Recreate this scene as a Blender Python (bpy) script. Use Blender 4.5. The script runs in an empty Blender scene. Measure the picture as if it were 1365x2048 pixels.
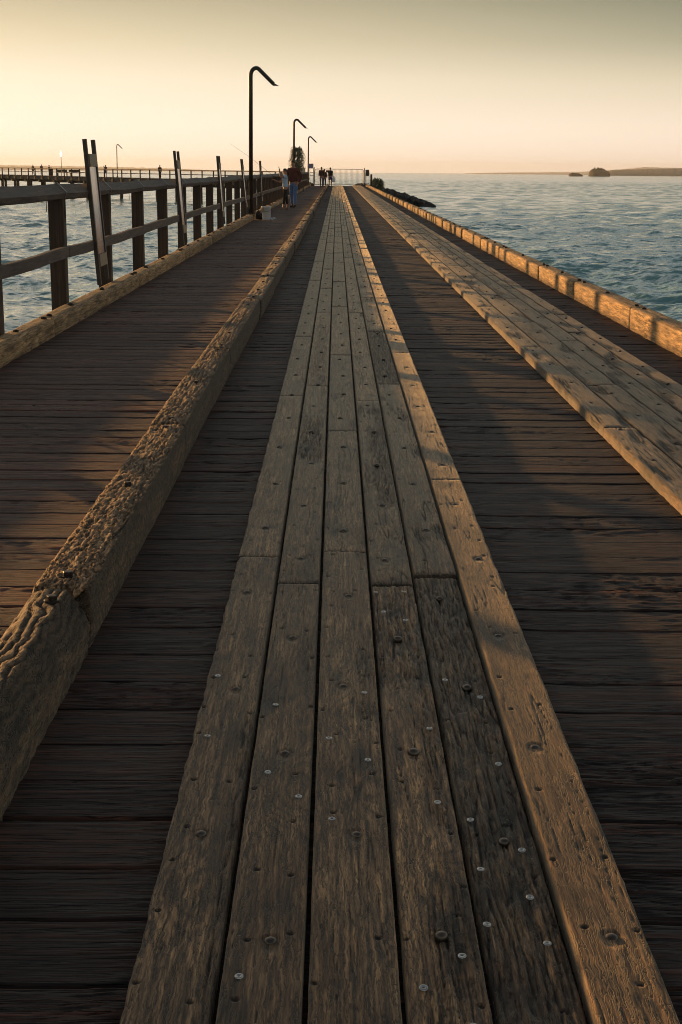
import bpy, bmesh, math, random
import numpy as np
from mathutils import Vector, Matrix
R = math.radians
rnd = random.Random(7)
sc = bpy.context.scene
COL = sc.collection
H = 1.5
SUN_AZ, SUN_EL = R(36.8), R(4.38)          # to the left of the jetty's direction (+Y)
SUNV = Vector((-math.sin(SUN_AZ)*math.cos(SUN_EL), math.cos(SUN_AZ)*math.cos(SUN_EL), math.sin(SUN_EL)))
GATE_Y = 148.0
def prof(y):                               # the deck climbs gently towards the gate
    return .12*np.maximum(0, (np.asarray(y, float)-25)/123.)

# ------------------------------------------------------------------ objects
def tag(o, label=None, cat=None, group=None, kind=None):
    if label: o['label'] = label
    if cat: o['category'] = cat
    if group: o['group'] = group
    if kind: o['kind'] = kind
    return o
def empty(name, loc=(0, 0, 0), rz=0):
    o = bpy.data.objects.new(name, None); COL.objects.link(o)
    o.location = loc; o.rotation_euler[2] = rz; o.empty_display_size = .1
    return o
def link(name, me, mat, parent=None, smooth=False):
    o = bpy.data.objects.new(name, me); COL.objects.link(o)
    if mat is not None: me.materials.append(mat)
    if parent is not None: o.parent = parent
    if smooth: me.polygons.foreach_set('use_smooth', [True]*len(me.polygons))
    return o
class MB:
    """collects boxes, bars, tubes and lathes for one mesh"""
    def __init__(s): s.v = []; s.f = []
    def add(s, vs, fs):
        n = len(s.v); s.v += [tuple(v) for v in vs]; s.f += [tuple(i+n for i in f) for f in fs]; return s
    def box(s, x0, x1, y0, y1, z0, z1, c=0.0):
        if c <= 0:
            vs = [(x, y, z) for z in (z0, z1) for y in (y0, y1) for x in (x0, x1)]
            return s.add(vs, [(0, 2, 3, 1), (4, 5, 7, 6), (0, 1, 5, 4), (1, 3, 7, 5), (3, 2, 6, 7), (2, 0, 4, 6)])
        vs = []
        for z, e in ((z0, c), (z0+c, 0), (z1-c, 0), (z1, c)):
            a, b, d, f = x0+e, x1-e, y0+e, y1-e
            k = c if e == 0 else c*.3
            vs += [(a+k, d, z), (b-k, d, z), (b, d+k, z), (b, f-k, z), (b-k, f, z), (a+k, f, z), (a, f-k, z), (a, d+k, z)]
        fs = []
        for r in range(3):
            for i in range(8): j = (i+1) % 8; fs.append((r*8+i, r*8+j, r*8+8+j, r*8+8+i))
        fs += [tuple(range(7, -1, -1)), tuple(range(24, 32))]
        return s.add(vs, fs)
    def bar(s, p, q, w, h=None, up=(0, 0, 1)):
        h = h or w; p, q = Vector(p), Vector(q); d = (q-p).normalized(); u = Vector(up)
        a = d.cross(u)
        if a.length < 1e-4: a = d.cross(Vector((0, 1, 0)))
        a.normalize(); b = a.cross(d)
        vs = [c+a*(sx*w/2)+b*(sy*h/2) for c in (p, q) for sx, sy in ((-1, -1), (1, -1), (1, 1), (-1, 1))]
        return s.add(vs, [(3, 2, 1, 0), (4, 5, 6, 7), (0, 1, 5, 4), (1, 2, 6, 5), (2, 3, 7, 6), (3, 0, 4, 7)])
    def tube(s, pts, rad, n=10, cap=True):
        pts = [Vector(p) for p in pts]; rs = rad if isinstance(rad, (list, tuple)) else [rad]*len(pts)
        vs = []; a = None
        for i, p in enumerate(pts):
            d = (pts[min(i+1, len(pts)-1)]-pts[max(i-1, 0)]).normalized()
            if a is None:
                a = d.cross(Vector((0, 0, 1)))
                if a.length < 1e-3: a = d.cross(Vector((0, 1, 0)))
            else: a = a-d*a.dot(d)
            a.normalize(); b = d.cross(a)
            vs += [p+(a*math.cos(t)+b*math.sin(t))*rs[i] for t in [2*math.pi*k/n for k in range(n)]]
        fs = [(i*n+k, i*n+(k+1) % n, (i+1)*n+(k+1) % n, (i+1)*n+k) for i in range(len(pts)-1) for k in range(n)]
        if cap: fs += [tuple(range(n-1, -1, -1)), tuple(range((len(pts)-1)*n, len(pts)*n))]
        return s.add(vs, fs)
    def lathe(s, prof_, x, y, z, n=14):
        vs = []
        for r, h in prof_: vs += [(x+r*math.cos(2*math.pi*k/n), y+r*math.sin(2*math.pi*k/n), z+h) for k in range(n)]
        fs = [(i*n+k, i*n+(k+1) % n, (i+1)*n+(k+1) % n, (i+1)*n+k) for i in range(len(prof_)-1) for k in range(n)]
        fs += [tuple(range(n-1, -1, -1)), tuple(range((len(prof_)-1)*n, len(prof_)*n))]
        return s.add(vs, fs)
    def mesh(s, name):
        me = bpy.data.meshes.new(name); me.from_pydata(s.v, [], s.f); me.update(); return me
    def build(s, name, mat, parent=None, smooth=False, lift=False):
        if lift: s.v = [(x, y, z+float(prof(y))) for x, y, z in s.v]
        return link(name, s.mesh(name), mat, parent, smooth)
def grid_mesh(name, V, attrs=None, smooth=True, close=False):
    """quad sheets given as a list of (n, m, 3) arrays, one mesh; attrs is a dict of lists of (n, m) arrays"""
    vs, fs, base = [], [], 0
    for A in V:
        n, m = A.shape[:2]; idx = np.arange(n*m).reshape(n, m)+base
        a, b, c, d = idx[:-1, :-1], idx[:-1, 1:], idx[1:, 1:], idx[1:, :-1]
        fs.append(np.stack([a, b, c, d], -1).reshape(-1, 4)); vs.append(A.reshape(-1, 3)); base += n*m
    v = np.concatenate(vs).astype(np.float32); f = np.concatenate(fs).astype(np.int32)
    me = bpy.data.meshes.new(name)
    me.vertices.add(len(v)); me.vertices.foreach_set('co', v.ravel())
    me.loops.add(f.size); me.loops.foreach_set('vertex_index', f.ravel())
    me.polygons.add(len(f)); me.polygons.foreach_set('loop_start', np.arange(0, f.size, 4, dtype=np.int32))
    me.polygons.foreach_set('loop_total', np.full(len(f), 4, np.int32))
    if smooth: me.polygons.foreach_set('use_smooth', np.ones(len(f), bool))
    for k, L in (attrs or {}).items():
        at = me.attributes.new(k, 'FLOAT', 'POINT')
        at.data.foreach_set('value', np.concatenate([np.asarray(q, np.float32).ravel() for q in L]))
    me.update(calc_edges=True); me.validate(clean_customdata=False)
    return me

# ------------------------------------------------------------------ noise
def _h(ix, iy, s):
    n = (ix.astype(np.int64)*374761393+iy.astype(np.int64)*668265263+int(s)*1442695040) & 0xffffffff
    n = ((n ^ (n >> 13))*1274126177) & 0xffffffff
    return ((n ^ (n >> 16)) & 0xffff)/65536.
def gn(x, y, s=0):
    x, y = np.broadcast_arrays(np.asarray(x, float), np.asarray(y, float))
    ix, iy = np.floor(x), np.floor(y); fx, fy = x-ix, y-iy
    u, v = fx*fx*fx*(fx*(fx*6-15)+10), fy*fy*fy*(fy*(fy*6-15)+10)
    def g(a, b):
        t = _h(ix+a, iy+b, s)*2*math.pi
        return np.cos(t)*(fx-a)+np.sin(t)*(fy-b)
    A, B, C, D = g(0, 0), g(1, 0), g(0, 1), g(1, 1)
    return ((A+(B-A)*u)*(1-v)+(C+(D-C)*u)*v)*1.45
def fbm(x, y, s=0, o=4, gain=.5):
    r = 0; a = 1; t = 0
    for i in range(o):
        r = r+a*gn(x*2**i, y*2**i, s+i*17); t += a; a *= gain
    return r/t
def sst(a, b, x):
    t = np.clip((x-a)/(b-a), 0, 1); return t*t*(3-2*t)

# ------------------------------------------------------------------ materials
class NT:
    def __init__(s, nt): s.nt = nt; s.L = nt.links
    def n(s, t, **k):
        o = s.nt.nodes.new(t)
        for a, b in k.items():
            if a.startswith('i_'):
                key = a[2:].replace('_', ' '); o.inputs[key].default_value = b
            else: setattr(o, a, b)
        return o
    def l(s, a, b): s.L.new(a, b)
    def math(s, op, a, b=None, clamp=False):
        o = s.n('ShaderNodeMath', operation=op); o.use_clamp = clamp
        for i, q in enumerate((a, b)):
            if q is None: continue
            if isinstance(q, (int, float)): o.inputs[i].default_value = q
            else: s.l(q, o.inputs[i])
        return o.outputs[0]
    def ramp(s, fac, stops, interp='LINEAR'):
        o = s.n('ShaderNodeValToRGB'); o.color_ramp.interpolation = interp; e = o.color_ramp.elements
        while len(e) < len(stops): e.new(.5)
        for q, (p, c) in zip(e, stops):
            q.position = p; q.color = (c, c, c, 1) if isinstance(c, (int, float)) else (*c, 1)
        s.l(fac, o.inputs[0]); return o.outputs[0]
    def mix(s, f, a, b, mode='MIX'):
        o = s.n('ShaderNodeMix', data_type='RGBA', blend_type=mode)
        for i, q in ((0, f), (6, a), (7, b)):
            if isinstance(q, (int, float)): o.inputs[i].default_value = q if i == 0 else (q, q, q, 1)
            elif isinstance(q, tuple): o.inputs[i].default_value = (*q, 1)
            else: s.l(q, o.inputs[i])
        return o.outputs[2]
def newmat(name):
    m = bpy.data.materials.new(name); m.use_nodes = True; m.node_tree.nodes.clear(); t = NT(m.node_tree)
    b = t.n('ShaderNodeBsdfPrincipled'); o = t.n('ShaderNodeOutputMaterial'); t.l(b.outputs[0], o.inputs[0])
    return m, t, b
def plain(name, c, rough=.6, metal=0, nscale=20, var=.25, bump=.002):
    m, t, b = newmat(name)
    tc = t.n('ShaderNodeTexCoord'); no = t.n('ShaderNodeTexNoise', i_Scale=nscale, i_Detail=5.0)
    t.l(tc.outputs['Object'], no.inputs['Vector'])
    lo = tuple(x*(1-var) for x in c); hi = tuple(min(1, x*(1+var)) for x in c)
    t.l(t.ramp(no.outputs[0], [(.3, lo), (.7, hi)]), b.inputs['Base Color'])
    b.inputs['Roughness'].default_value = rough; b.inputs['Metallic'].default_value = metal
    if bump:
        bp = t.n('ShaderNodeBump', i_Strength=.6, i_Distance=bump); t.l(no.outputs[0], bp.inputs['Height']); t.l(bp.outputs[0], b.inputs['Normal'])
    return m
def wood(name, lo, hi, axis=1, fine=220, along=9, warp=.006, warps=18, rough=(.5, .8), spec=.5, bump=.004, crack=.8, tint=None, attr=True, patch=1.3, sheen=0, hair=.020, pidmix=.75):
    """weathered timber, grain along the given axis"""
    m, t, b = newmat(name)
    tc = t.n('ShaderNodeTexCoord'); P = tc.outputs['Object']
    pid = t.n('ShaderNodeAttribute', attribute_name='pid').outputs['Fac'] if attr else None
    if attr:
        cb = t.n('ShaderNodeCombineXYZ'); t.l(t.math('MULTIPLY', pid, 13.7), cb.inputs[0]); t.l(t.math('MULTIPLY', pid, 29.1), cb.inputs[1]); t.l(t.math('MULTIPLY', pid, 7.3), cb.inputs[2])
        va = t.n('ShaderNodeVectorMath', operation='ADD'); t.l(P, va.inputs[0]); t.l(cb.outputs[0], va.inputs[1]); P = va.outputs[0]
    wn = t.n('ShaderNodeTexNoise', i_Scale=float(warps), i_Detail=3.0); t.l(P, wn.inputs['Vector'])
    sb = t.n('ShaderNodeVectorMath', operation='SUBTRACT'); t.l(wn.outputs['Color'], sb.inputs[0]); sb.inputs[1].default_value = (.5, .5, .5)
    sm = t.n('ShaderNodeVectorMath', operation='SCALE'); t.l(sb.outputs[0], sm.inputs[0]); sm.inputs['Scale'].default_value = warp*2
    ad = t.n('ShaderNodeVectorMath', operation='ADD'); t.l(P, ad.inputs[0]); t.l(sm.outputs[0], ad.inputs[1])
    def stretched(f, a, det=6., r=.62):
        mp = t.n('ShaderNodeMapping'); s = [f]*3; s[axis] = a; mp.inputs['Scale'].default_value = s
        t.l(ad.outputs[0], mp.inputs['Vector'])
        n = t.n('ShaderNodeTexNoise', i_Scale=1.0, i_Detail=det, i_Roughness=r); t.l(mp.outputs[0], n.inputs['Vector']); return n.outputs[0]
    g = stretched(fine, along); g2 = stretched(fine*.33, along*.35, 4.); ck = stretched(fine*.22, along*.28, 3., .55)
    pn = t.n('ShaderNodeTexNoise', i_Scale=float(patch), i_Detail=4.0); t.l(P, pn.inputs['Vector'])
    gm = t.math('ADD', t.math('MULTIPLY', g, .55), t.math('MULTIPLY', g2, .45))
    c = t.ramp(gm, [(.39, lo), (.5, tuple(a*.6+b_*.4 for a, b_ in zip(lo, hi))), (.62, hi)])
    c = t.mix(.55, c, t.ramp(pn.outputs[0], [(.3, (.5, .48, .48)), (.7, (1.35, 1.28, 1.18))]), 'MULTIPLY')
    if tint is not None:
        c = t.mix(t.ramp(stretched(6, 1.2, 3.), [(.5, 0.), (.72, .65)]), c, tint)
    crk = t.ramp(t.math('ABSOLUTE', t.math('SUBTRACT', ck, .5)), [(0., 1.), (.018, 0.)])
    crk = t.math('MULTIPLY', crk, t.ramp(pn.outputs[0], [(.42, 0.), (.6, 1.)]))
    ck2 = stretched(fine*.42, along*.5, 2., .5)
    crk2 = t.math('MULTIPLY', t.ramp(t.math('ABSOLUTE', t.math('SUBTRACT', ck2, .47)), [(0., 1.), (hair, 0.)]), .85)
    crk = t.math('MAXIMUM', crk, crk2)
    c = t.mix(t.math('MULTIPLY', crk, crack), c, tuple(x*.25 for x in lo))
    hgt = t.math('SUBTRACT', t.math('ADD', t.math('MULTIPLY', g, .6), t.math('MULTIPLY', g2, .8)), t.math('MULTIPLY', crk, .9))
    if attr:
        wn2 = t.n('ShaderNodeTexWhiteNoise', noise_dimensions='1D'); t.l(pid, wn2.inputs['W'])
        c = t.mix(pidmix, c, t.ramp(wn2.outputs[0], [(0., (.60, .57, .56)), (.5, (1., .97, .93)), (1., (1.50, 1.36, 1.18))]), 'MULTIPLY')
        ring = t.n('ShaderNodeAttribute', attribute_name='ring').outputs['Fac']
        c = t.mix(.85, c, t.ramp(ring, [(0., (.34, .31, .30)), (.5, (.95, .95, .95)), (1., (1.35, 1.28, 1.18))]), 'MULTIPLY')
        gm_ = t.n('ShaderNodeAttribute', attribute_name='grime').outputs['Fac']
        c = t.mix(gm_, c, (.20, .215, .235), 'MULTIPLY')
        dk = t.n('ShaderNodeAttribute', attribute_name='stain_shade').outputs['Fac']
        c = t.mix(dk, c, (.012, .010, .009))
    t.l(c, b.inputs['Base Color'])
    t.l(t.ramp(gm, [(.35, rough[0]), (.65, rough[1])]), b.inputs['Roughness'])
    b.inputs['Specular IOR Level'].default_value = spec
    if sheen:
        b.inputs['Sheen Weight'].default_value = sheen; b.inputs['Sheen Roughness'].default_value = .28; b.inputs['Sheen Tint'].default_value = (1, .86, .66, 1)
    bp = t.n('ShaderNodeBump', i_Strength=1.0, i_Distance=bump); t.l(hgt, bp.inputs['Height']); t.l(bp.outputs[0], b.inputs['Normal'])
    return m
M = {}
M['track'] = wood('track_timber', (.034, .018, .010), (.55, .350, .195), 1, 230, 10, .007, 20, (.62, .85), .5, .0016, .97, tint=(.10, .042, .020), patch=3.2, sheen=.55, hair=.036)
M['track2'] = wood('outer_track_timber', (.034, .018, .010), (.31, .205, .125), 1, 230, 10, .007, 20, (.62, .85), .5, .0020, .97, tint=(.075, .035, .018), patch=3.8, sheen=.5, hair=.040)
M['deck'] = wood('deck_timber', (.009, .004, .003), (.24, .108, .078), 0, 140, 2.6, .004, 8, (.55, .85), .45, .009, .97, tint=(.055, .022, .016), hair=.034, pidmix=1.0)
M['kerb'] = wood('kerb_timber', (.21, .135, .070), (.72, .51, .29), 1, 120, 6, .006, 10, (.7, .9), .3, .005, .85)
M['oldkerb'] = wood('old_kerb_timber', (.035, .020, .012), (.50, .335, .205), 1, 110, 14, .012, 26, (.7, .9), .3, .007, .95, sheen=.25)
M['rail'] = wood('rail_timber', (.055, .040, .034), (.20, .16, .135), 1, 110, 4, .004, 8, (.6, .85), .35, .003, .6, attr=False)
M['post'] = wood('post_timber', (.035, .020, .013), (.115, .066, .042), 2, 90, 3, .004, 8, (.55, .85), .35, .003, .6, attr=False)
M['pile'] = plain('pile_timber', (.05, .038, .028), .8, 0, 3, .5, .01)
M['steel'] = plain('dark_painted_steel', (.030, .022, .017), .45, .2, 30, .3, .0005)
M['galv'] = plain('galvanised_steel', (.42, .42, .42), .35, .9, 40, .25, .0005)
M['boltsteel'] = plain('worn_bolt_steel', (.13, .105, .085), .40, .85, 60, .4, .001)
M['rustbolt'] = plain('dark_bolt_steel', (.035, .024, .018), .5, .6, 60, .4, .001)
M['strap'] = plain('strap_steel', (.20, .19, .19), .45, .8, 30, .3, .0005)
M['frame'] = plain('frame_timber', (.045, .028, .018), .55, 0, 30, .3, .001)
M['bar'] = plain('crossbar_timber', (.27, .20, .12), .6, 0, 30, .25, .001)
M['gate'] = plain('gate_steel', (.16, .12, .09), .35, .6, 30, .2, .0005)
M['rock'] = plain('wet_basalt', (.018, .015, .014), .75, 0, 2.5, .5, .05)
M['bucket'] = plain('white_bucket_plastic', (.78, .79, .80), .4, 0, 6, .06, 0)
M['cloth_w'] = plain('white_cloth', (.7, .7, .72), .9, 0, 10, .1, .002)
M['black'] = plain('black_fabric', (.012, .011, .012), .9, 0, 30, .3, .002)
M['skin'] = plain('skin', (.33, .17, .11), .55, 0, 12, .12, 0)
M['hair'] = plain('dark_hair', (.035, .018, .010), .6, 0, 60, .4, .004)
M['shirt_b'] = plain('pale_blue_shirt', (.42, .52, .66), .85, 0, 12, .12, .003)
M['jacket'] = plain('dark_red_jacket', (.085, .016, .012), .85, 0, 12, .3, .003)
M['jeans'] = plain('blue_jeans', (.10, .17, .33), .85, 0, 20, .25, .002)
M['navy'] = plain('navy_cloth', (.03, .03, .07), .85, 0, 20, .25, .002)
M['purple'] = plain('purple_cloth', (.07, .05, .16), .85, 0, 20, .25, .002)
M['grey'] = plain('grey_cloth', (.16, .13, .15), .85, 0, 20, .25, .002)
M['brown'] = plain('brown_cloth', (.07, .03, .02), .85, 0, 20, .25, .002)
M['hut'] = plain('cream_paint', (.62, .50, .38), .7, 0, 3, .08, 0)
M['signback'] = plain('sign_sheet', (.22, .17, .24), .5, .1, 8, .15, 0)

def panel_mat():
    m, t, b = newmat('printed_panel')
    tc = t.n('ShaderNodeTexCoord'); sp = t.n('ShaderNodeSeparateXYZ'); t.l(tc.outputs['Generated'], sp.inputs[0])
    no = t.n('ShaderNodeTexNoise', i_Scale=3.0, i_Detail=4.0); t.l(tc.outputs['Generated'], no.inputs['Vector'])
    z = t.math('ADD', sp.outputs[2], t.math('MULTIPLY', t.math('SUBTRACT', no.outputs[0], .5), .25))
    c = t.ramp(z, [(0., (.16, .07, .07)), (.15, (.30, .16, .13)), (.32, (.30, .20, .24)), (.5, (.20, .28, .36)), (.65, (.42, .36, .34)), (1., (.55, .46, .38))])
    y = t.math('ADD', sp.outputs[1], t.math('MULTIPLY', t.math('SUBTRACT', no.outputs[0], .5), .2))
    c = t.mix(t.ramp(y, [(.60, 0.), (.68, 1.)]), c, t.ramp(y, [(.62, (.05, .08, .25)), (.8, (.012, .015, .05))]))
    t.l(c, b.inputs['Base Color']); b.inputs['Roughness'].default_value = .22
    return m
M['panel'] = panel_mat()

def water_mat():
    m, t, b = newmat('sea_water')
    tc = t.n('ShaderNodeTexCoord'); P = tc.outputs['Object']
    def nz(sx, sy, det, off):
        mp = t.n('ShaderNodeMapping'); mp.inputs['Scale'].default_value = (sx, sy, 1); mp.inputs['Rotation'].default_value = (0, 0, R(14)); mp.inputs['Location'].default_value = (off, off*1.7, off*.3); t.l(P, mp.inputs['Vector'])
        n = t.n('ShaderNodeTexNoise', i_Scale=1.0, i_Detail=det, i_Roughness=.6); t.l(mp.outputs[0], n.inputs['Vector'])
        v = t.n('ShaderNodeVectorMath', operation='SUBTRACT'); t.l(n.outputs['Color'], v.inputs[0]); v.inputs[1].default_value = (.5, .5, .5); return v.outputs[0]
    def scl(v, k):
        q = t.n('ShaderNodeVectorMath', operation='MULTIPLY'); t.l(v, q.inputs[0]); q.inputs[1].default_value = (k, k, 0); return q.outputs[0]
    def add(a_, b_):
        q = t.n('ShaderNodeVectorMath', operation='ADD'); t.l(a_, q.inputs[0]); t.l(b_, q.inputs[1]); return q.outputs[0]
    slope = add(scl(nz(4.2, 8.5, 4., 3.), 1.0), add(scl(nz(.8, 2.4, 3., 11.), .8), scl(nz(.10, .42, 3., 23.), .55)))
    ge = t.n('ShaderNodeNewGeometry')
    nn = t.n('ShaderNodeVectorMath', operation='NORMALIZE'); t.l(add(ge.outputs['Normal'], slope), nn.inputs[0]); t.l(nn.outputs[0], b.inputs['Normal'])
    b.inputs['Base Color'].default_value = (.17, .35, .365, 1)
    b.inputs['Specular IOR Level'].default_value = .40; b.inputs['Roughness'].default_value = .10; b.inputs['IOR'].default_value = 1.29
    return m
M['water'] = water_mat()

# ------------------------------------------------------------------ camera, sun, sky
P_, RHO = math.atan(680/2844.), math.atan(.0085); YAW = math.atan(14.3/(2844./math.cos(P_)))
cam = bpy.data.cameras.new('camera'); co = bpy.data.objects.new('camera', cam); COL.objects.link(co)
r = Vector((math.cos(YAW), -math.sin(YAW), 0)); f = Vector((math.sin(YAW)*math.cos(P_), math.cos(YAW)*math.cos(P_), -math.sin(P_)))
u = Vector((math.sin(YAW)*math.sin(P_), math.cos(YAW)*math.sin(P_), math.cos(P_)))
xa = r*math.cos(RHO)+u*math.sin(RHO); ya = -r*math.sin(RHO)+u*math.cos(RHO)
mw = Matrix((xa, ya, -f)).transposed().to_4x4(); mw.translation = (0, 0, H); co.matrix_world = mw
cam.sensor_fit = 'VERTICAL'; cam.sensor_height = 36; cam.lens = 2844*36/2048.
cam.clip_start = .05; cam.clip_end = 30000; sc.camera = co
sl = bpy.data.lights.new('sun', 'SUN'); sl.energy = 3.1; sl.angle = R(.9); sl.color = (1., .52, .17)
so = bpy.data.objects.new('sun', sl); COL.objects.link(so); so.rotation_euler = SUNV.to_track_quat('Z', 'Y').to_euler(); so.location = (-30, 40, 20)

w = bpy.data.worlds.new("World"); sc.world = w; w.use_nodes = True; w.node_tree.nodes.clear(); t = NT(w.node_tree)
tc = t.n('ShaderNodeTexCoord'); nv = t.n('ShaderNodeVectorMath', operation='NORMALIZE'); t.l(tc.outputs['Generated'], nv.inputs[0])
sp = t.n('ShaderNodeSeparateXYZ'); t.l(nv.outputs[0], sp.inputs[0])
dp = t.n('ShaderNodeVectorMath', operation='DOT_PRODUCT'); t.l(nv.outputs[0], dp.inputs[0]); dp.inputs[1].default_value = (-math.sin(SUN_AZ), math.cos(SUN_AZ), 0)
z = t.math('MULTIPLY', sp.outputs[2], 1., True)
A = t.ramp(z, [(0., (1.04, .95, .81)), (.03, (1.05, .94, .79)), (.06, (.99, .87, .69)), (.085, (.82, .69, .48)), (.11, (.58, .49, .33)), (.16, (.95, .87, .72)), (.3, (.80, .77, .68)), (.55, (.14, .14, .14)), (1., (.075, .08, .09))])
B = t.ramp(z, [(0., (.97, .81, .70)), (.03, (.96, .81, .66)), (.06, (.70, .60, .44)), (.085, (.36, .34, .245)), (.11, (.20, .21, .15)), (.16, (.38, .43, .42)), (.3, (.38, .46, .47)), (.55, (.12, .13, .14)), (1., (.075, .08, .09))])
fac = t.ramp(t.math('DIVIDE', t.math('SUBTRACT', dp.outputs['Value'], .60), .34), [(0., 0.), (1., 1.)])
skyc = t.mix(fac, B, A)
bg = t.n('ShaderNodeBackground', i_Strength=.5); t.l(skyc, bg.inputs[0])
ns = t.n('ShaderNodeTexSky', sky_type='NISHITA'); ns.sun_disc = False; ns.sun_elevation = SUN_EL; ns.sun_rotation = -SUN_AZ
bg2 = t.n('ShaderNodeBackground', i_Strength=.006); t.l(ns.outputs[0], bg2.inputs[0])
ads = t.n('ShaderNodeAddShader'); t.l(bg.outputs[0], ads.inputs[0]); t.l(bg2.outputs[0], ads.inputs[1])
wo = t.n('ShaderNodeOutputWorld'); t.l(ads.outputs[0], wo.inputs[0])
sc.view_settings.view_transform = 'Standard'; sc.view_settings.look = 'None'; sc.view_settings.gamma = 1; sc.view_settings.exposure = 1.0
sc.cycles.use_denoising = True; sc.cycles.denoising_prefilter = 'ACCURATE'; sc.cycles.filter_width = 1.0; sc.cycles.sample_clamp_indirect = 3.0; sc.cycles.sample_clamp_direct = 12.0
sc.cycles.max_bounces = 6; sc.cycles.volume_bounces = 0

# ------------------------------------------------------------------ shared row spacing (finer near the viewer)
def rows(y0, y1, mn=.0035, k=1/1900.):
    ys = [y0]
    while ys[-1] < y1: ys.append(ys[-1]+max(mn, ys[-1]**2*k))
    ys[-1] = y1; return np.array(ys)

jetty = tag(empty('timber_jetty', (0, 0, 0)), 'long weathered timber jetty with raised plank wheel tracks and kerb beams running to the gate', 'jetty')
PLIFT = lambda A: A  # deck lift applied explicitly

# ---- cross decking
def build_deck():
    V, at = [], {'pid': [], 'ring': [], 'stain_shade': [], 'grime': []}
    gaps = [1.52, 1.75, 1.97, 2.17, 2.403, 2.646, 2.874, 3.116, 3.335, 3.57, 3.82, 4.049, 4.294, 4.574]
    gw = {3.116: .020, 2.403: .014, 2.646: .016, 2.874: .014, 3.335: .004, 3.82: .009}
    y = 4.574
    rr = random.Random(3)
    while y < GATE_Y+.2: y += rr.choice((.226, .232, .236, .22, .24)); gaps.append(y)
    for k in range(len(gaps)-1):
        ya, yb = gaps[k], gaps[k+1]; ga, gb = gw.get(ya, .005+.004*rr.random())/2, gw.get(yb, .006)/2
        ya += ga; yb -= gb
        s = k+11
        if ya < 20: cs = .0125
        elif ya < 45: cs = .05
        else: cs = .25
        xs = np.arange(-2.86, 3.16+cs/2, cs); xs[-1] = 3.16
        inner = rows(ya, yb) if ya < 30 else np.linspace(ya, yb, 3)
        if len(inner) < 4: inner = np.linspace(ya, yb, 4)
        e = .003
        ys = np.concatenate([[ya, ya, ya+e], inner[1:-1][(inner[1:-1] > ya+e*1.3) & (inner[1:-1] < yb-e*1.3)], [yb-e, yb, yb]])
        zb = np.zeros(len(ys)); zb[0] = zb[-1] = -.09; zb[1] = zb[-2] = -.004
        X, Y = np.meshgrid(xs, ys, indexing='xy')   # rows = y
        top = np.ones_like(Y); top[0] = top[-1] = 0
        worn = sst(-.15, .5, fbm(X*.6, Y*1.5, s, 2))
        fib = fbm(X*5, Y*75+fbm(X*3, Y*9, s+5, 2)*2.0, s, 3)
        fib2 = 1-np.abs(gn(X*2.2+3, Y*46+gn(X*4, Y*5, s+2)*1.5, s+9))*2
        amp = (.0020+.0060*worn)
        hz = fib*amp*1.2-np.clip(fib2-.72, 0, 1)*.016*worn
        hz += gn(X*.5, Y*.0+s, s)*.003
        tilt = rr.uniform(-.012, .012); hz += (Y-(ya+yb)/2)*tilt+rr.uniform(-.002, .002)
        # ragged fibres beside the plank tracks
        for xe in (-.39, .64, 1.55, 2.46):
            hz += np.exp(-((X-xe)/.05)**2)*(.002+.004*np.clip(gn(X*14, Y*70, s+3), 0, 1))
        jit = fbm(X*4, X*0+s, s+1, 3)*.004
        Yj = Y.copy(); Yj[:3] += jit[:3]; Yj[-3:] -= jit[-3:]*.7
        Z = zb[:, None]+hz*top+prof(Y)
        V.append(np.stack([X, Yj, Z], -1))
        at['pid'].append(np.full(X.shape, s*.137)); 
        nl = np.zeros_like(X)
        if ya < 16:
            for nx in (-2.45, -1.62, -1.15, -.60, .80, 1.28, 2.62):
                for ny in (.28, .72):
                    px_, py_ = nx+rr.uniform(-.03, .03), ya+(yb-ya)*ny+rr.uniform(-.015, .015)
                    nl = np.maximum(nl, np.clip(1.4-np.hypot((X-px_)*.7, Y-py_)/.008, 0, 1))
        at['stain_shade'].append(nl*.8)
        at['ring'].append(np.clip(.5+fib*.9+sum(.30*np.exp(-((X-xe)/.05)**2)*gn(X*20, Y*60, s+6) for xe in (-.39, .64, 1.55, 2.46))-np.clip(fib2-.75, 0, 1)*1.2*worn, 0, 1))
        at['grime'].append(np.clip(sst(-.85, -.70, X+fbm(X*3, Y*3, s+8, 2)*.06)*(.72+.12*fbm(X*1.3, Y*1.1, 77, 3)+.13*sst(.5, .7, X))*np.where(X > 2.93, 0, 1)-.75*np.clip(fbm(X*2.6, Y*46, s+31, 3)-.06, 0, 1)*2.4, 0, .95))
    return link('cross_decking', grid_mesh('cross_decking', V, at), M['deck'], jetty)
build_deck()

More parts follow.
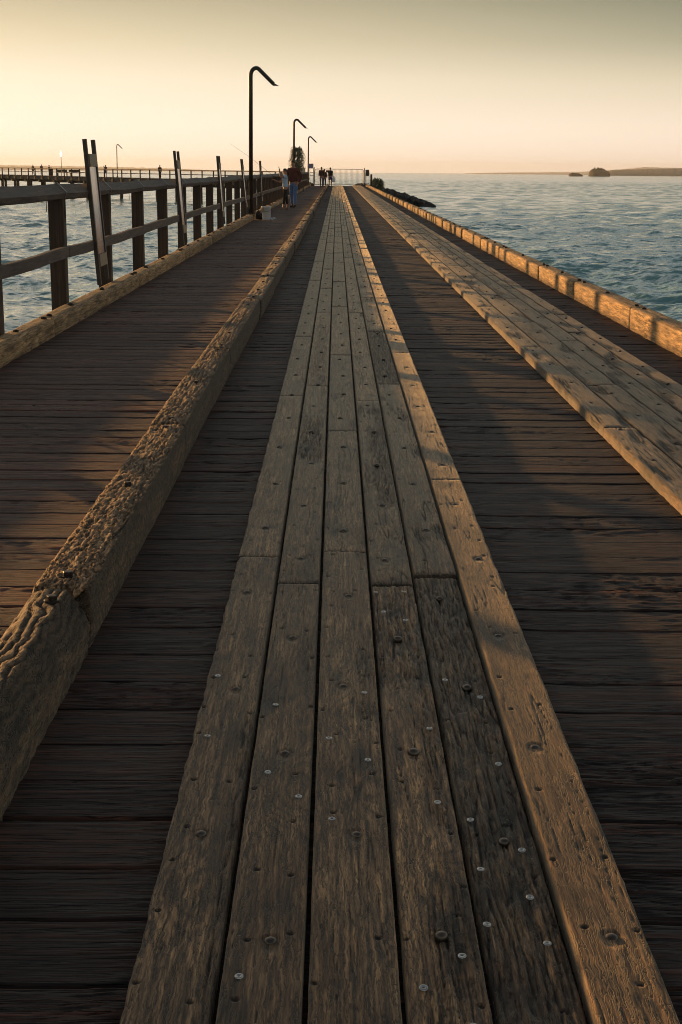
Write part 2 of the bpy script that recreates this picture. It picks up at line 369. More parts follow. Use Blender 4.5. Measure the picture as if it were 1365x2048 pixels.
# ---- plank tracks
rb = random.Random(12); E1 = [-.377, -.209, -.047, .132, .293, .462, .622]; E2 = [1.565, 1.755, 1.985, 2.165, 2.30, 2.445]
def bolt_rows(E_, y0, even, odd):
    out = {p: [] for p in range(len(E_)-1)}; y = y0; k = 0
    while y < 147:
        for p in (even if k % 2 == 0 else odd): out[p].append((y+rb.uniform(-.03, .03), rb.uniform(-.016, .016)))
        y += .4635; k += 1
    return out
B1, B2 = bolt_rows(E1, 2.04, (0, 2, 4), (1, 3, 5)), bolt_rows(E2, 6.3, (0, 2, 4), (1, 3))
NAILS = {}
def build_track(name, edges, joints, ztop, drops, rots, seed, col=.0034, knots=None, bolts=None, mat='track', hue=None):
    V, at = [], {'pid': [], 'ring': [], 'stain_shade': []}
    rr = random.Random(seed); nails = []
    for p in range(len(edges)-1):
        xa, xb = edges[p], edges[p+1]
        cuts = [1.45]+list(joints[p])
        while cuts[-1] < GATE_Y: cuts.append(cuts[-1]+rr.choice((2.31, 2.78, 3.24, 3.7, 4.17, 4.63)))
        cuts[-1] = GATE_Y
        for q in range(len(cuts)-1):
            ya, yb = cuts[q]+.0035, cuts[q+1]-.0035
            if yb-ya < .2: continue
            s = seed*100+p*31+q*7
            g = .0045
            x0, x1 = xa+g, xb-g
            xs = np.linspace(x0+.004, x1-.004, max(8, int((x1-x0)/(col if ya < 40 else .012))))
            cx = np.concatenate([[x0, x0, x0+.0008], xs, [x1-.0008, x1, x1]])
            n = len(cx); mask = np.ones(n); mask[[0, -1]] = 0; mask[[1, -2]] = .4
            zt = np.zeros(n); zt[[0, -1]] = -ztop-.02; zt[[1, -2]] = -.010; zt[[2, -3]] = -.0035
            ys = rows(ya, yb, .0032, 1/2000.); ys = np.concatenate([[ya], [ya], [ya+.002], ys[1:-1], [yb-.002], [yb], [yb]])
            X, Y = np.meshgrid(cx, ys); m = mask[None, :]*np.ones_like(X); m[0] = m[-1] = 0
            T = X-(xa+xb)/2; S = Y
            # growth-ring field with knots
            G = T/.0095+fbm(S*.55, T*5, s, 3)*9.+gn(S*14, T*18, s+4)*.11+gn(S*34, T*30, s+6)*.06
            nk = rr.randint(3, 8); kn = 0*X
            KL = [(rr.uniform(ya, yb), rr.uniform(-.05, .05), rr.uniform(.020, .055)) for _ in range(nk)]+list((knots or {}).get((p, q), []))
            for (ks, kt, kr) in KL:
                dd = np.sqrt(((S-ks)/2.4)**2+(T-kt)**2)
                G += 6.5*(kr/.03)*np.exp(-(dd/(kr*1.6))**2); kn += np.exp(-(dd/(kr*.45))**2)
            ring = .5+.5*np.sin(G*2*math.pi)
            ring2 = .5+.5*np.sin(G*.37*2*math.pi+1)
            rot = sst(.10, .40, fbm(S*1.1, T*6, s+8, 3))*rots.get((p, 'all'), .8)
            for (pp, a, b, amt, ta, tb) in rots.get('zones', []):
                if pp == p: rot = np.maximum(rot, amt*sst(a-.15, a+.1, S)*(1-sst(b-.1, b+.2, S))*sst(ta-.02, ta+.02, T+fbm(S*3, T*3, s+1, 2)*.03)*(1-sst(tb-.02, tb+.02, T+fbm(S*3, T*3, s+2, 2)*.03)))
            gouge = 1-np.abs(fbm(S*3.0, T*60+gn(S*3, T*4, s)*.7, s+3, 3))*3.0
            chip = np.floor((fbm(S*3.6, T*34+gn(S*11, T*30, s+62)*.5, s+12, 2)+.6)*4)/4
            soft = rots.get((p, 'all'), .8)
            fibre = gn(S*4.2, T*135+gn(S*5, T*9, s+61)*.5, s+60)
            h = ((ring-.5)*.0006+(ring2-.5)*.0004+fbm(S*5, T*95, s+15, 2)*.0005)*(.25+.75*soft)
            h -= rot*(np.clip(gouge, 0, 1)*.0080+np.clip(.62-chip, 0, .5)*.012+np.clip(fibre+.25, 0, 1)*.0045)
            crack = np.clip(1-np.abs(gn(S*.8, T*30+gn(S*2.2, T*3, s+1)*.5, s+21))*24, 0, 1)*sst(-.12, .16, gn(S*1.3, T*12, s+23))*(.35+.9*min(1, rots.get((p, 'all'), .8)))
            h -= crack*.005
            h += fbm(S*1.2, T*3, s+30, 2)*.0022-kn*.0012
            # nails sunk in the surface
            st = crack*.92+(.36 if p == 5 and name == 'wheel_track' and mat == 'track' and ya < 14 else 0)+kn*.55+rot*np.clip(.35-chip, 0, .4)*.9+sst(.10, .45, fbm(S*2.2, T*9, s+70, 3))*.55+rot*np.clip(gouge-.4, 0, .6)*.9+rot*np.clip(fibre, 0, 1)*.5  # sixth board near: own darker tone plus shade put into the colour
            for by, bx in (bolts or {}).get(p, []):
                if ya < by < min(yb, 16):
                    i0, i1 = np.searchsorted(ys, [by-.14, by+.10]); q1, q2 = S[i0:i1]-by, T[i0:i1]-bx
                    d = np.sqrt(np.where(q1 < 0, q1*.45, q1)**2+q2**2); h[i0:i1] -= sst(.026, .014, d)*.0030; st[i0:i1] = np.maximum(st[i0:i1], np.clip((.030-d)/.020, 0, 1)*(.30+.25*gn(S[i0:i1]*40, T[i0:i1]*90, s)))
            if ya < 24:
                y_ = math.ceil((ya-.03)/.2315)*.2315
                while y_ < min(yb, 24):
                    for sx in (-1, 1):
                        ny, nx = y_+rr.uniform(-.06, .06), sx*(xb-xa)*.30+rr.uniform(-.022, .022)
                        if ny < ya+.02 or ny > yb-.02 or rr.random() < .38: continue
                        i0, i1 = np.searchsorted(ys, [ny-.05, ny+.05])
                        if i1 > i0:
                            d = np.sqrt((S[i0:i1]-ny)**2+(T[i0:i1]-nx)**2); a = np.clip((.0085-d)/.003, 0, 1); h[i0:i1] -= a*.004; st[i0:i1] = np.maximum(st[i0:i1], a*.9)
                    y_ += .2315
            ed = fbm(S*3.0, S*0+s, s+40, 4)*.0045
            outer_l, outer_r = p == 0, p == len(edges)-2
            XL = X.copy(); half = n//2
            wl = np.clip(1-(cx-x0)/.02, 0, 1)[None, :]; wr = np.clip(1-(x1-cx)/.02, 0, 1)[None, :]
            XL += wl*(np.abs(ed)*(2.4 if outer_l else .8)+(fbm(S*11, S*0, s+41, 3)*.006 if outer_l else 0)+.0012)-wr*(np.abs(fbm(S*3.3, S*0+2, s+44, 4))*(.010 if outer_r else .003))
            rnd_e = -(np.clip(1-(cx-x0)/.008, 0, 1)**2+np.clip(1-(x1-cx)/.008, 0, 1)**2)*.0035
            h += rnd_e[None, :]*(1+fbm(S*5, X*8, s+50, 2)*1.5)
            if outer_l: h -= (np.clip(1-(cx-x0)/.03, 0, 1)**2)[None, :]*np.clip(fbm(S*2.2, S*0, s+51, 3)*1.3+.15, 0, 1)*.014
            endw = np.clip(1-(S-ya)/.03, 0, 1)**2+np.clip(1-(yb-S)/.03, 0, 1)**2
            h -= endw*.004*(1+gn(X*40, S*0, s+52)); st = np.maximum(st, np.clip(endw*1.2-.35, 0, .6))
            dz = drops.get((p, q), rr.uniform(-.003, .002))
            Z = ztop+dz+zt[None, :]+h*m
            Z[0] = Z[-1] = -.015
            V.append(np.stack([XL, Y, Z+prof(Y)], -1))
            at['pid'].append(np.full(X.shape, (s % 97)*.173+p*.31)); at['ring'].append(np.clip(.15+ring*.35+ring2*.65+fbm(S*2.5, T*30, s+90, 3)*.5, 0, 1)*(1-.25*rot)); at['stain_shade'].append(np.clip(st, 0, .9))
    return link(name, grid_mesh(name, V, at), M[mat], jetty)
J1 = [[5.32, 9.4, 12.9, 19.7], [4.96, 9.854, 15.17], [5.41, 8.1, 11.6, 15.86], [4.96, 9.2, 15.18, 25.16], [5.09, 10.0, 13.4], [6.75, 11.76, 17.0]]
track1 = build_track('wheel_track', E1, J1, .050,
    {(4, 0): -.010, (3, 0): -.004, (5, 0): .004, (0, 0): .001, (1, 0): 0, (2, 0): .001, (4, 1): -.001, (5, 1): .002},
    {(0, 'all'): .25, (1, 'all'): .3, (2, 'all'): .35, (3, 'all'): .7, (4, 'all'): .9, (5, 'all'): .10,
     'zones': [(4, 1.4, 5.0, 1., -.09, .09), (3, 3.9, 4.9, .9, -.09, .09), (3, 1.4, 2.7, .8, -.01, .09), (3, 3.0, 3.9, .7, .02, .09), (1, 9.8, 14, .5, -.05, .05), (1, 7.2, 8.4, .9, -.06, .06), (2, 3.6, 4.4, .6, .03, .09),
               (4, 10, 13.4, 1., -.08, .08), (3, 6.2, 8.2, .8, -.02, .08), (0, 1.4, 3.6, .9, .055, .09)]}, 5, bolts=B1,
    knots={(3, 0): [(2.66, -.02, .03), (3.85, -.03, .03)], (5, 1): [(7.9, .01, .04)], (3, 1): [(5.9, .0, .05)], (2, 1): [(7.6, .02, .04)]})
tag(track1, 'plank wheel track of six boards along the middle of the deck')
J2 = [[8.2, 12.1, 15.9], [9.9, 14.2], [7.7, 12.6, 16.9], [9.76, 13.3, 18.4], [8.8, 15.1, 18.9]]
track2 = build_track('wheel_track', E2, J2, .063, {}, {(i, 'all'): 1.15 for i in range(5)}, 9, bolts=B2, mat='track2')
tag(track2, 'plank wheel track of five boards beside the outer kerb')

# ---- kerbs
def section(pts, n=44):
    pts = np.array(pts, float); d = np.r_[0, np.cumsum(np.hypot(*np.diff(pts, axis=0).T))]
    tt = np.linspace(0, d[-1], n); return np.stack([np.interp(tt, d, pts[:, 0]), np.interp(tt, d, pts[:, 1])], 1)
def kerb_timber(sec, ya, yb, s, amp, mat, style, dx=0, dz=0, n=44):
    if ya > 45: n = 14
    S2 = section(sec, n); c = S2.mean(0)
    ys = rows(ya, yb, .0045, 1/1900.); Y, I = np.meshgrid(ys, np.arange(n), indexing='ij')
    X, Z = S2[:, 0][I]+dx, S2[:, 1][I]+dz
    tn = np.gradient(S2, axis=0); nr = np.stack([tn[:, 1], -tn[:, 0]], 1); nr /= np.linalg.norm(nr, axis=1)[:, None]
    nr *= np.sign(((S2-c)*nr).sum(1))[:, None]
    a = np.r_[0, np.cumsum(np.hypot(*np.diff(S2, axis=0).T))][I]      # arc length
    upw = np.clip(nr[:, 1], 0, 1)[I]
    if style == 'rotten':
        crumb = sst(-.30, .12, fbm(a*7, Y*1.6, s+60, 3)); spl = np.clip(1-np.abs(gn(Y*.9, a*34+gn(Y*4, a*6, s+61)*.7, s+62))*13, 0, 1)*sst(-.1, .2, gn(Y*1.5, a*12, s+63))*upw
        d = (fbm(a*58, Y*15+gn(a*20, Y*9, s)*.9, s, 4, .72)*amp*1.9*crumb+fbm(a*75, Y*5, s+64, 3)*amp*.9*(1-crumb)-crumb*amp*.25)*upw-spl*amp*1.3+fbm(a*4, Y*2, s+2, 3)*amp*.35+(1-upw)*fbm(a*9+Y*9, Y*22-a*6, s+4, 3)*amp*.30
        pit = np.clip(np.abs(fbm(a*44, Y*13, s+7, 2))*-6+.8, 0, 1)*upw; d -= pit*amp*1.1
        ring = .55+fbm(a*58, Y*15+gn(a*20, Y*9, s)*.9, s, 4, .72)*2.0*upw+.25*(1-upw)*fbm(a*30, Y*8, s+3, 3); side = (1-upw)*(X > -.80); stn_shade = pit*.8*crumb+spl*.85+side*np.clip(np.sin((Y+Z*1.1+gn(Y*5, Z*6, s)*.05)*2*math.pi/.052)-.55+fbm(Y*4, Z*9, s+6, 2), 0, 1)*.9+side*(.48+.34*sst(.10, .16, Z+fbm(Y*5, Z*4, s+9, 2)*.05))  # pits, splits and saw marks, plus painted shade on the right face
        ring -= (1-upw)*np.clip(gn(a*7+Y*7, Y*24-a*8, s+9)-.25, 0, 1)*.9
    elif style == 'wavy':
        G = a*75+gn(Y*9, a*14, s)*1.25+gn(Y*3, a*4, s+3)*3+gn(Y*19, a*22, s+5)*.4
        wv = np.sin(G*2*math.pi*.42)
        stn_shade = np.clip(wv-.55, 0, .45)*1.6*upw
        stn_shade = stn_shade+sst(-.852, -.835, X)*(.30+.38*sst(.09, .13, Z+fbm(Y*5, Z*4, s+9, 2)*.05))  # shade of the chamfer and right face put into the colour
        d = -np.clip(wv-.35, 0, 1)*amp*1.3*upw+fbm(a*5, Y*2, s+2, 3)*amp*.3+fbm(a*40, Y*14, s+1, 3)*amp*.35+(1-upw)*fbm(a*12+Y*5, Y*14, s+4, 3)*amp*.5
        ring = .55-np.clip(wv-.3, 0, 1)*.8*upw+fbm(a*15, Y*8, s+8, 3)*.4
    else:
        d = fbm(a*30, Y*2.0, s, 3)*amp+fbm(a*5, Y*1.2, s+2, 2)*amp*1.2-np.clip(1-np.abs(gn(Y*.8, a*24+gn(Y*3, a, s), s+4))*22, 0, 1)*amp*1.6
        ring = .55+fbm(a*28, Y*2.5, s, 3)*1.0; stn_shade = np.clip(1-np.abs(gn(Y*.8, a*24+gn(Y*3, a, s), s+4))*22, 0, 1)*.7
    e = np.clip(1-(Y-ya)/.03, 0, 1)**2+np.clip(1-(yb-Y)/.03, 0, 1)**2
    d -= e*(.004 if style == 'sawn' else .010)*(1+gn(a*20, Y*0+s, s))
    low = np.clip(Z/.05, 0, 1)
    X = X+nr[:, 0][I]*d; Z = Z+nr[:, 1][I]*d*low
    X += fbm(Y*.5, Y*0, s+70, 2)*.008*(0.3 if style == 'sawn' else 1)
    A = np.stack([X, Y, Z+prof(Y)], -1)
    c0 = np.zeros((1, n, 3)); c0[..., 0] = c[0]+dx; c0[..., 1] = ya; c0[..., 2] = c[1]+float(prof(ya)); c1 = c0.copy(); c1[..., 1] = yb; c1[..., 2] = c[1]+float(prof(yb))
    A = np.concatenate([c0, A, c1])
    ex = lambda q: np.concatenate([q[:1], q, q[-1:]])
    o = link('kerb_timber', grid_mesh('kerb_timber', [A], {'pid': [np.full(A.shape[:2], (s % 53)*.21)], 'ring': [np.clip(ex(ring), 0, 1)], 'stain_shade': [np.clip(ex(stn_shade), 0, .9)]}), mat, jetty)
    return o
SEC_MID = [(-.953, -.02), (-.964, .10), (-.963, .190), (-.957, .208), (-.942, .217), (-.850, .221), (-.795, .218), (-.777, .208), (-.772, .10), (-.788, -.02)]
SEC_MID_NEAR = [(-.950, -.02), (-.962, .10), (-.960, .180), (-.948, .200), (-.915, .210), (-.845, .209), (-.792, .135), (-.778, .095), (-.785, -.02)]
SEC_LEFT = [(-2.765, -.30), (-2.765, .165), (-2.758, .172), (-2.638, .172), (-2.606, .146), (-2.600, .13), (-2.600, -.02)]
SEC_R = [(2.930, -.02), (2.930, .200), (2.936, .213), (2.950, .218), (3.108, .215), (3.120, .205), (3.122, -.30)]
K = {'mid': [], 'left': [], 'right': []}
def cutlist(first, lo, hi, end, rr):
    c = list(first)
    while c[-1] < end-lo: c.append(c[-1]+rr.uniform(lo, hi))
    c[-1] = end; return c
rr = random.Random(21)
cm = cutlist([1.6, 4.345, 7.33, 10.6, 14.85, 18.25, 22.4], 4.6, 6.2, 146.5, rr)
for i in range(len(cm)-1):
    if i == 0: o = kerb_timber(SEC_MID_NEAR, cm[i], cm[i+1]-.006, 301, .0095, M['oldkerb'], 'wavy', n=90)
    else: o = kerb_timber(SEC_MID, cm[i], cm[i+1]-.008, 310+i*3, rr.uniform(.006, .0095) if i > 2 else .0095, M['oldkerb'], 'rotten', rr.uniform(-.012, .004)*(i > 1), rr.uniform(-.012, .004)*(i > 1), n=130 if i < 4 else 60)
    K['mid'].append((cm[i], cm[i+1], o))
cl = cutlist([4.2, 8.7, 13.21, 19.0, 24.9, 30.4], 5.3, 6.1, 45.3, rr)
cl2 = cutlist([46.8], 5.3, 6.1, 147., rr)
for L in (cl, cl2):
    for i in range(len(L)-1):
        o = kerb_timber(SEC_LEFT, L[i], L[i+1]-.008, 400+i*5+int(L[0]), .0022, M['kerb'], 'sawn', rr.uniform(-.004, .004), rr.uniform(-.006, .004)); K['left'].append((L[i], L[i+1], o))
crr = cutlist([5.6, 10.4, 14.2, 17.66, 20.78, 25.9], 2.7, 5.2, 147., rr)
for i in range(len(crr)-1):
    j = 5
    o = kerb_timber(SEC_R, crr[i], crr[i+1]-.010, 500+i*5, .0026, M['kerb'], 'sawn', rr.uniform(-.007, .007), rr.uniform(-.012, .006)); K['right'].append((crr[i], crr[i+1], o))
# ---- bearers and piles under the deck
def under():
    mb = MB()
    for x in (-2.6, -1.3, 0, 1.4, 2.9): mb.box(x-.12, x+.12, 1.5, GATE_Y, -.42, -.10)
    mb.v = [(x, y, zz+float(prof(y))) for x, y, zz in mb.v]
    link('bearer', mb.mesh('bearer'), M['pile'], jetty)
    for y in np.arange(4, 147, 8.9):
        m = MB(); m.box(-3.0, 3.3, y-.16, y+.16, -.80, -.43); m.build('crosshead', M['pile'], jetty, lift=True)
        for x in (-2.5, .1, 2.8):
            m = MB(); m.tube([(x, y, -6), (x, y, -.80)], [.2, .19], 12); m.build('pile', M['pile'], jetty, True, lift=True)
under()

# ---- bolts
def dome(me=MB()):
    me.lathe([(.0005, -.01), (.0142, -.01), (.0144, .0005), (.0133, .004), (.0100, .0068), (.005, .0084), (.001, .0088)], 0, 0, 0, 16); return me.mesh('bolt')
def hexb():
    m = MB(); m.lathe([(.028, -.012), (.028, -.001), (.0265, .002)], 0, 0, 0, 18); m.lathe([(.0005, 0), (.0195, 0), (.0195, .015), (.0175, .018), (.0005, .0185)], 0, 0, 0, 6)
    return m.mesh('bolt')
def washer():
    n = 18; vs = []
    for rr_, h in ((.0085, 0), (.0081, .0020), (.0033, .0018), (.003, -.001)): vs += [(rr_*math.cos(2*math.pi*k/n), rr_*math.sin(2*math.pi*k/n), h) for k in range(n)]
    m = MB(); m.add(vs, [(i*n+k, i*n+(k+1) % n, (i+1)*n+(k+1) % n, (i+1)*n+k) for i in range(3) for k in range(n)]); 
    return m.mesh('washer')
ME_D, ME_H, ME_W = dome(), hexb(), washer()
for me, mt in ((ME_D, 'boltsteel'), (ME_H, 'rustbolt'), (ME_W, 'galv')):
    me.materials.append(M[mt]); me.polygons.foreach_set('use_smooth', [me is not ME_H]*len(me.polygons))
BUDGET = [98]; REST = MB(); REST2 = MB()
def bolt(me, x, y, z, par, sx=1, name='bolt'):
    z += float(prof(y)); rot = rnd.uniform(-.1, .1)
    if name != 'washer':
        if BUDGET[0] <= 0:
            rad = (.022 if me is ME_H else .013)*sx
            (REST if me is ME_H else REST2).lathe([(rad, -.01), (rad, rad*.35), (rad*.5, rad*.7)], x, y, z, 7); return
        BUDGET[0] -= 1
    o = bpy.data.objects.new(name, me); COL.objects.link(o); o.parent = par
    o.location = (x, y, z); o.scale = (sx, sx, sx); o.rotation_euler = (rot*.6, rot, rnd.uniform(0, 3))
# the near ones where they stand
FLAT = {(2.97, 2), (2.52, 3), (3.44, 3), (4.36, 3), (3.89, 2), (4.82, 2), (5.28, 3)}
allb = []
for E_, B_, tr, zz in ((E1, B1, track1, .0468), (E2, B2, track2, .060)):
    for p in B_:
        for yy, bx in B_[p]: allb.append((yy, (E_[p]+E_[p+1])/2+bx, zz if not (tr is track1 and p == 4 and yy < 5) else .036, tr, ME_D, rb.uniform(.85, 1.05)))
def on(lst, y):
    for a, b, o in lst:
        if a <= y < b: return o
    return lst[-1][2]
for y in [4.458, 4.188, 5.83, 7.46, 7.19, 8.80, 10.45, 10.75, 11.6, 12.6, 14.1, 14.65, 15.05]+[16+1.15*i for i in range(113)]:
    allb.append((y, -.866, .214, on(K['mid'], y), ME_H, .85))
for a, b, o in K['left']:
    for y in [a+.12, a+.12+(b-a-.24)*.2, a+.12+(b-a-.24)*.55, b-.14]: allb.append((y, -2.67, .172, o, ME_H, 1.25))
    for y in [a+1.3+k for k in range(0, int(b-a-1), 2)]: allb.append((y, -2.69, .172, o, ME_H, 1.1))
for a, b, o in K['right']:
    for y in [a+.16, a+(b-a)*.5, b-.2]: allb.append((y, 3.02, .217, o, ME_H, 1.15))
allb.sort(key=lambda q: q[0])
for yy, xx, zz, par, me, s_ in allb: bolt(me, xx, yy, zz, par, s_)
ro = REST.build('bolts', M['rustbolt'], jetty); ro['kind'] = 'stuff'
ro = REST2.build('bolts', M['boltsteel'], jetty); ro['kind'] = 'stuff'
for x, y in [(-.16, 3.28), (-.08, 3.14), (0, 3.02), (.09, 3.36), (-.01, 3.5), (-.16, 3.74), (.25, 3.12), (.42, 3.35), (.32, 3.03), (.42, 2.88), (.32, 2.79), (.41, 2.67), (.17, 2.33), (.25, 2.21), (-.17, 2.36), (.25, 2.44), (.42, 2.49), (.17, 4.62), (.24, 4.53), (.15, 4.85), (.25, 4.86), (.33, 3.96), (.42, 3.82), (.09, 3.84), (.26, 3.58), (-.34, 3.97), (-.33, 3.51), (.31, 2.56)]:
    bolt(ME_W, x, y, .046 if x > .29 and y < 5 else (.0505 if x < .13 else .0475), track1, 1., 'washer')

# ------------------------------------------------------------------ railing
railing = tag(empty('timber_railing', (-2.85, 8.9, 0)), 'dark timber post and rail fence along the left edge of the walkway', 'railing')
def under_par(o, par):
    o.parent = par; o.matrix_parent_inverse = Matrix.Translation(-Vector(par.location))
    return o
PY = [8.95+2.98*k for k in range(47)]
for k, y in enumerate(PY):
    m = MB(); dx = rnd.uniform(-.006, .006)
    m.box(-2.925+dx, -2.770+dx, y-.155, y, -.75, 1.235, .006)
    under_par(m.build('post', M['post'], lift=True), railing)
    m = MB(); yy = y-.075                      # strap over the rail
    pts = [(-2.958, 1.08), (-2.958, 1.272), (-2.86, 1.368), (-2.838, 1.368), (-2.742, 1.274), (-2.764, 1.215), (-2.764, 1.02)]
    for a, b in zip(pts, pts[1:]): m.bar((a[0], yy, a[1]), (b[0], yy, b[1]), .035, .006, up=(0, 1, 0)) if False else m.add(
        [(a[0], yy-.018, a[1]), (a[0], yy+.018, a[1]), (b[0], yy+.018, b[1]), (b[0], yy-.018, b[1]), (a[0], yy-.018, a[1]+.004), (a[0], yy+.018, a[1]+.004), (b[0], yy+.018, b[1]+.004), (b[0], yy-.018, b[1]+.004)],
        [(0, 1, 2, 3), (7, 6, 5, 4), (0, 4, 5, 1), (3, 2, 6, 7), (0, 3, 7, 4), (1, 5, 6, 2)])
    under_par(m.build('strap', M['strap'], lift=True), railing)
SR = [(-2.85, 1.36), (-2.752, 1.268), (-2.772, 1.218), (-2.85, 1.200), (-2.928, 1.218), (-2.948, 1.268)]
for k in range(len(PY)-1):
    y0, y1 = PY[k]-.073, PY[k+1]-.079; n = 12; sag = rnd.uniform(.004, .016); sx = rnd.uniform(-.012, .012); m = MB(); vs = []
    for i in range(n+1):
        tt = i/n; y = y0+(y1-y0)*tt; q = 4*tt*(1-tt)
        vs += [(x+sx*q, y, z_-sag*q+float(prof(y))+rnd.uniform(-.0015, .0015)) for x, z_ in SR]
    fs = [(i*6+j, (i+1)*6+j, (i+1)*6+(j+1) % 6, i*6+(j+1) % 6) for i in range(n) for j in range(6)]+[tuple(range(6)), tuple(range((n+1)*6-1, n*6-1, -1))]
    m.add(vs, fs); under_par(m.build('top_rail', M['rail']), railing)
for k in range(0, len(PY)-1, 2):
    y0 = PY[k]-.20; y1 = PY[min(k+2, len(PY)-1)]-.203; n = 12; m = MB(); vs = []; z0 = .628+rnd.uniform(-.008, .008); b1 = rnd.uniform(-.01, .01)
    for i in range(n+1):
        y = y0+(y1-y0)*i/n; wob = .004*math.sin(i*1.3+k)+b1*math.sin(i/n*math.pi)
        e = .003*math.sin(i*2.9+k)
        vs += [(-2.768, y, z0+wob), (-2.718+e, y, z0+wob+.006), (-2.716+e, y, z0+.108+wob), (-2.722+e, y, z0+.116+wob), (-2.768, y, z0+.116+wob)]
    vs = [(a, b, c+float(prof(b))) for a, b, c in vs]
    m.add(vs, [(i*5+j, (i+1)*5+j, (i+1)*5+(j+1) % 5, i*5+(j+1) % 5) for i in range(n) for j in range(5)]+[tuple(range(5)), tuple(range((n+1)*5-1, n*5-1, -1))])
    under_par(m.build('mid_rail', M['rail']), railing)

# ------------------------------------------------------------------ interpretive signs in leaning frames
def sign_frame():
    root = empty('sign_frame'); L = 1.60; wd = .56
    for y, sz in ((0, 1), (wd, 1)):
        m = MB(); m.box(-.022, .022, y-.03, y+.03, 0 if y == 0 else .02, L, .003); m.build('stile', M['frame'], root)
    for z0, z1 in ((.20, .335), (1.30, 1.44)):
        m = MB(); m.box(.018, .032, .031, wd-.031, z0, z1, .002); m.build('crossbar', M['bar'], root)
    m = MB(); m.box(-.004, .012, .031, wd-.031, .336, 1.299); m.build('panel', M['panel'], root)
    return root
def copy_tree(o, parent=None):
    c = o.copy(); COL.objects.link(c); c.parent = parent
    for ch in list(o.children):
        d = copy_tree(ch, c)
    return c
SL = ['tall dark sign frame with long glossy picture panel, nearest to the viewer of the five', 'second leaning sign frame along the railing from the viewer, narrow bright panel',
      'third leaning sign frame along the railing, midway between the viewer and the tall lamp', 'leaning sign frame just in front of the nearest tall lamp post', 'farthest leaning sign frame, just beyond the nearest lamp post above the bucket']
proto = sign_frame(); proto.rotation_mode = 'XYZ'
for i in range(5):
    o = proto if i == 0 else copy_tree(proto)
    y = 16.25+8.95*i; o.location = (-2.672+[0, .004, -.006, .002, 0][i], y, .235+float(prof(y)))
    o.rotation_euler = (R([.3, -.2, .3, 0, .4][i]), R([-4.2, -4.5, -4.0, -5.5, -2.5][i]), 0)
    tag(o, SL[i], 'sign', 'leaning sign frames along the railing')

# ------------------------------------------------------------------ lamps
def lamp():
    root = empty('street_lamp')
    m = MB(); pts = [(0, 0, .02), (0, 0, 4.18)]
    ra = .17; cx, cz = ra, 4.18
    for k in range(1, 11):
        a = R(180-135*k/10); pts.append((cx+ra*math.cos(a)*1.0, 0, cz+ra*1.35*math.sin(a)))
    ex = pts[-1]; pts += [(ex[0]+.20, 0, ex[2]-.19), (ex[0]+.42, 0, ex[2]-.40)]
    m.tube(pts, [.063]*2+[.062]*10+[.06, .058], 14); m.build('pole', M['steel'], root, True)
    m = MB(); e = pts[-1]; m.add([(e[0]-.10, -.058, e[2]+.02), (e[0]+.03, -.058, e[2]+.02), (e[0]+.16, -.05, e[2]-.05), (e[0]-.02, -.058, e[2]-.05), (e[0]-.10, .058, e[2]+.02), (e[0]+.03, .058, e[2]+.02), (e[0]+.16, .05, e[2]-.05), (e[0]-.02, .058, e[2]-.05)],
        [(3, 2, 1, 0), (4, 5, 6, 7), (0, 1, 5, 4), (1, 2, 6, 5), (2, 3, 7, 6), (3, 0, 4, 7)]); m.build('lamp_head', M['steel'], root)
    m = MB(); m.box(-.13, .13, -.13, .13, 0, .02)
    for a, b in ((1, 0), (0, 1), (0, -1), (-1, 0)):
        m.add([(a*.06-b*.006, b*.06+a*.006, .02), (a*.125-b*.006, b*.125+a*.006, .02), (a*.06-b*.006, b*.06+a*.006, .22), (a*.06+b*.006, b*.06-a*.006, .02), (a*.125+b*.006, b*.125-a*.006, .02), (a*.06+b*.006, b*.06-a*.006, .22)],
              [(0, 1, 2), (5, 4, 3), (0, 3, 4, 1), (1, 4, 5, 2), (2, 5, 3, 0)])
    m.build('base_plate', M['steel'], root)
    return root
LP = lamp(); LL = [((-2.70, 45.9, .17+float(prof(45.9))), 'tall dark hooked lamp post nearest the viewer, beside the white bucket'), ((-2.70, 91.8, .172+float(prof(91.8))), 'hooked lamp post standing in front of the strap leaved tree'),
      ((-2.70, 138.0, .172+float(prof(138))), 'hooked lamp post beside the gate with a small sign on it'), ((-31.6, 210.6, .47), 'slender hooked lamp post on the far jetty beyond the water')]
for i, (lc, lb) in enumerate(LL):
    o = LP if i == 0 else copy_tree(LP); o.location = lc; tag(o, lb, 'lamp post', 'hooked lamp posts'); o.rotation_euler[1] = R(.25)
    if i == 3:
        o.scale = (1.0, 1., 1.04)
# small sign on the third lamp, dark notice board
m = MB(); m.box(-.05, .50, -.012, .012, -.22, .22, .003)
sb_ = m.build('notice_board', M['signback']); sb_.location = (-2.70, 137.9, 2.02); tag(sb_, 'small blank purple grey notice board fixed on the lamp post by the gate', 'sign')

# ------------------------------------------------------------------ gate
gz = float(prof(GATE_Y))
gate = tag(empty('steel_gate', (.3, GATE_Y, gz)), 'wide barred steel gate closing the end of the jetty', 'gate')
def gb(name, mb, mat, sm=False):
    o = mb.build(name, mat, None, sm); o.parent = gate; return o
def arch(m, x0, x1, z0, z1, r_, rad=.028):
    pts = [(x0, 0, z0), (x0, 0, z1-r_)]+[(x0+r_-r_*math.cos(R(a)), 0, z1-r_+r_*math.sin(R(a))) for a in (22, 45, 67, 90)]
    pts += [(x1-r_+r_*math.sin(R(a)), 0, z1-r_+r_*math.cos(R(a))) for a in (0, 22, 45, 67, 90)]+[(x1, 0, z0)]
    m.tube(pts, rad, 8); m.bar((x0, 0, z0+.03), (x1, 0, z0+.03), .05, .05)
m = MB(); arch(m, -2.50, 2.42, .09, 1.66, .22); gb('gate_frame', m, M['gate'], False)
m = MB()
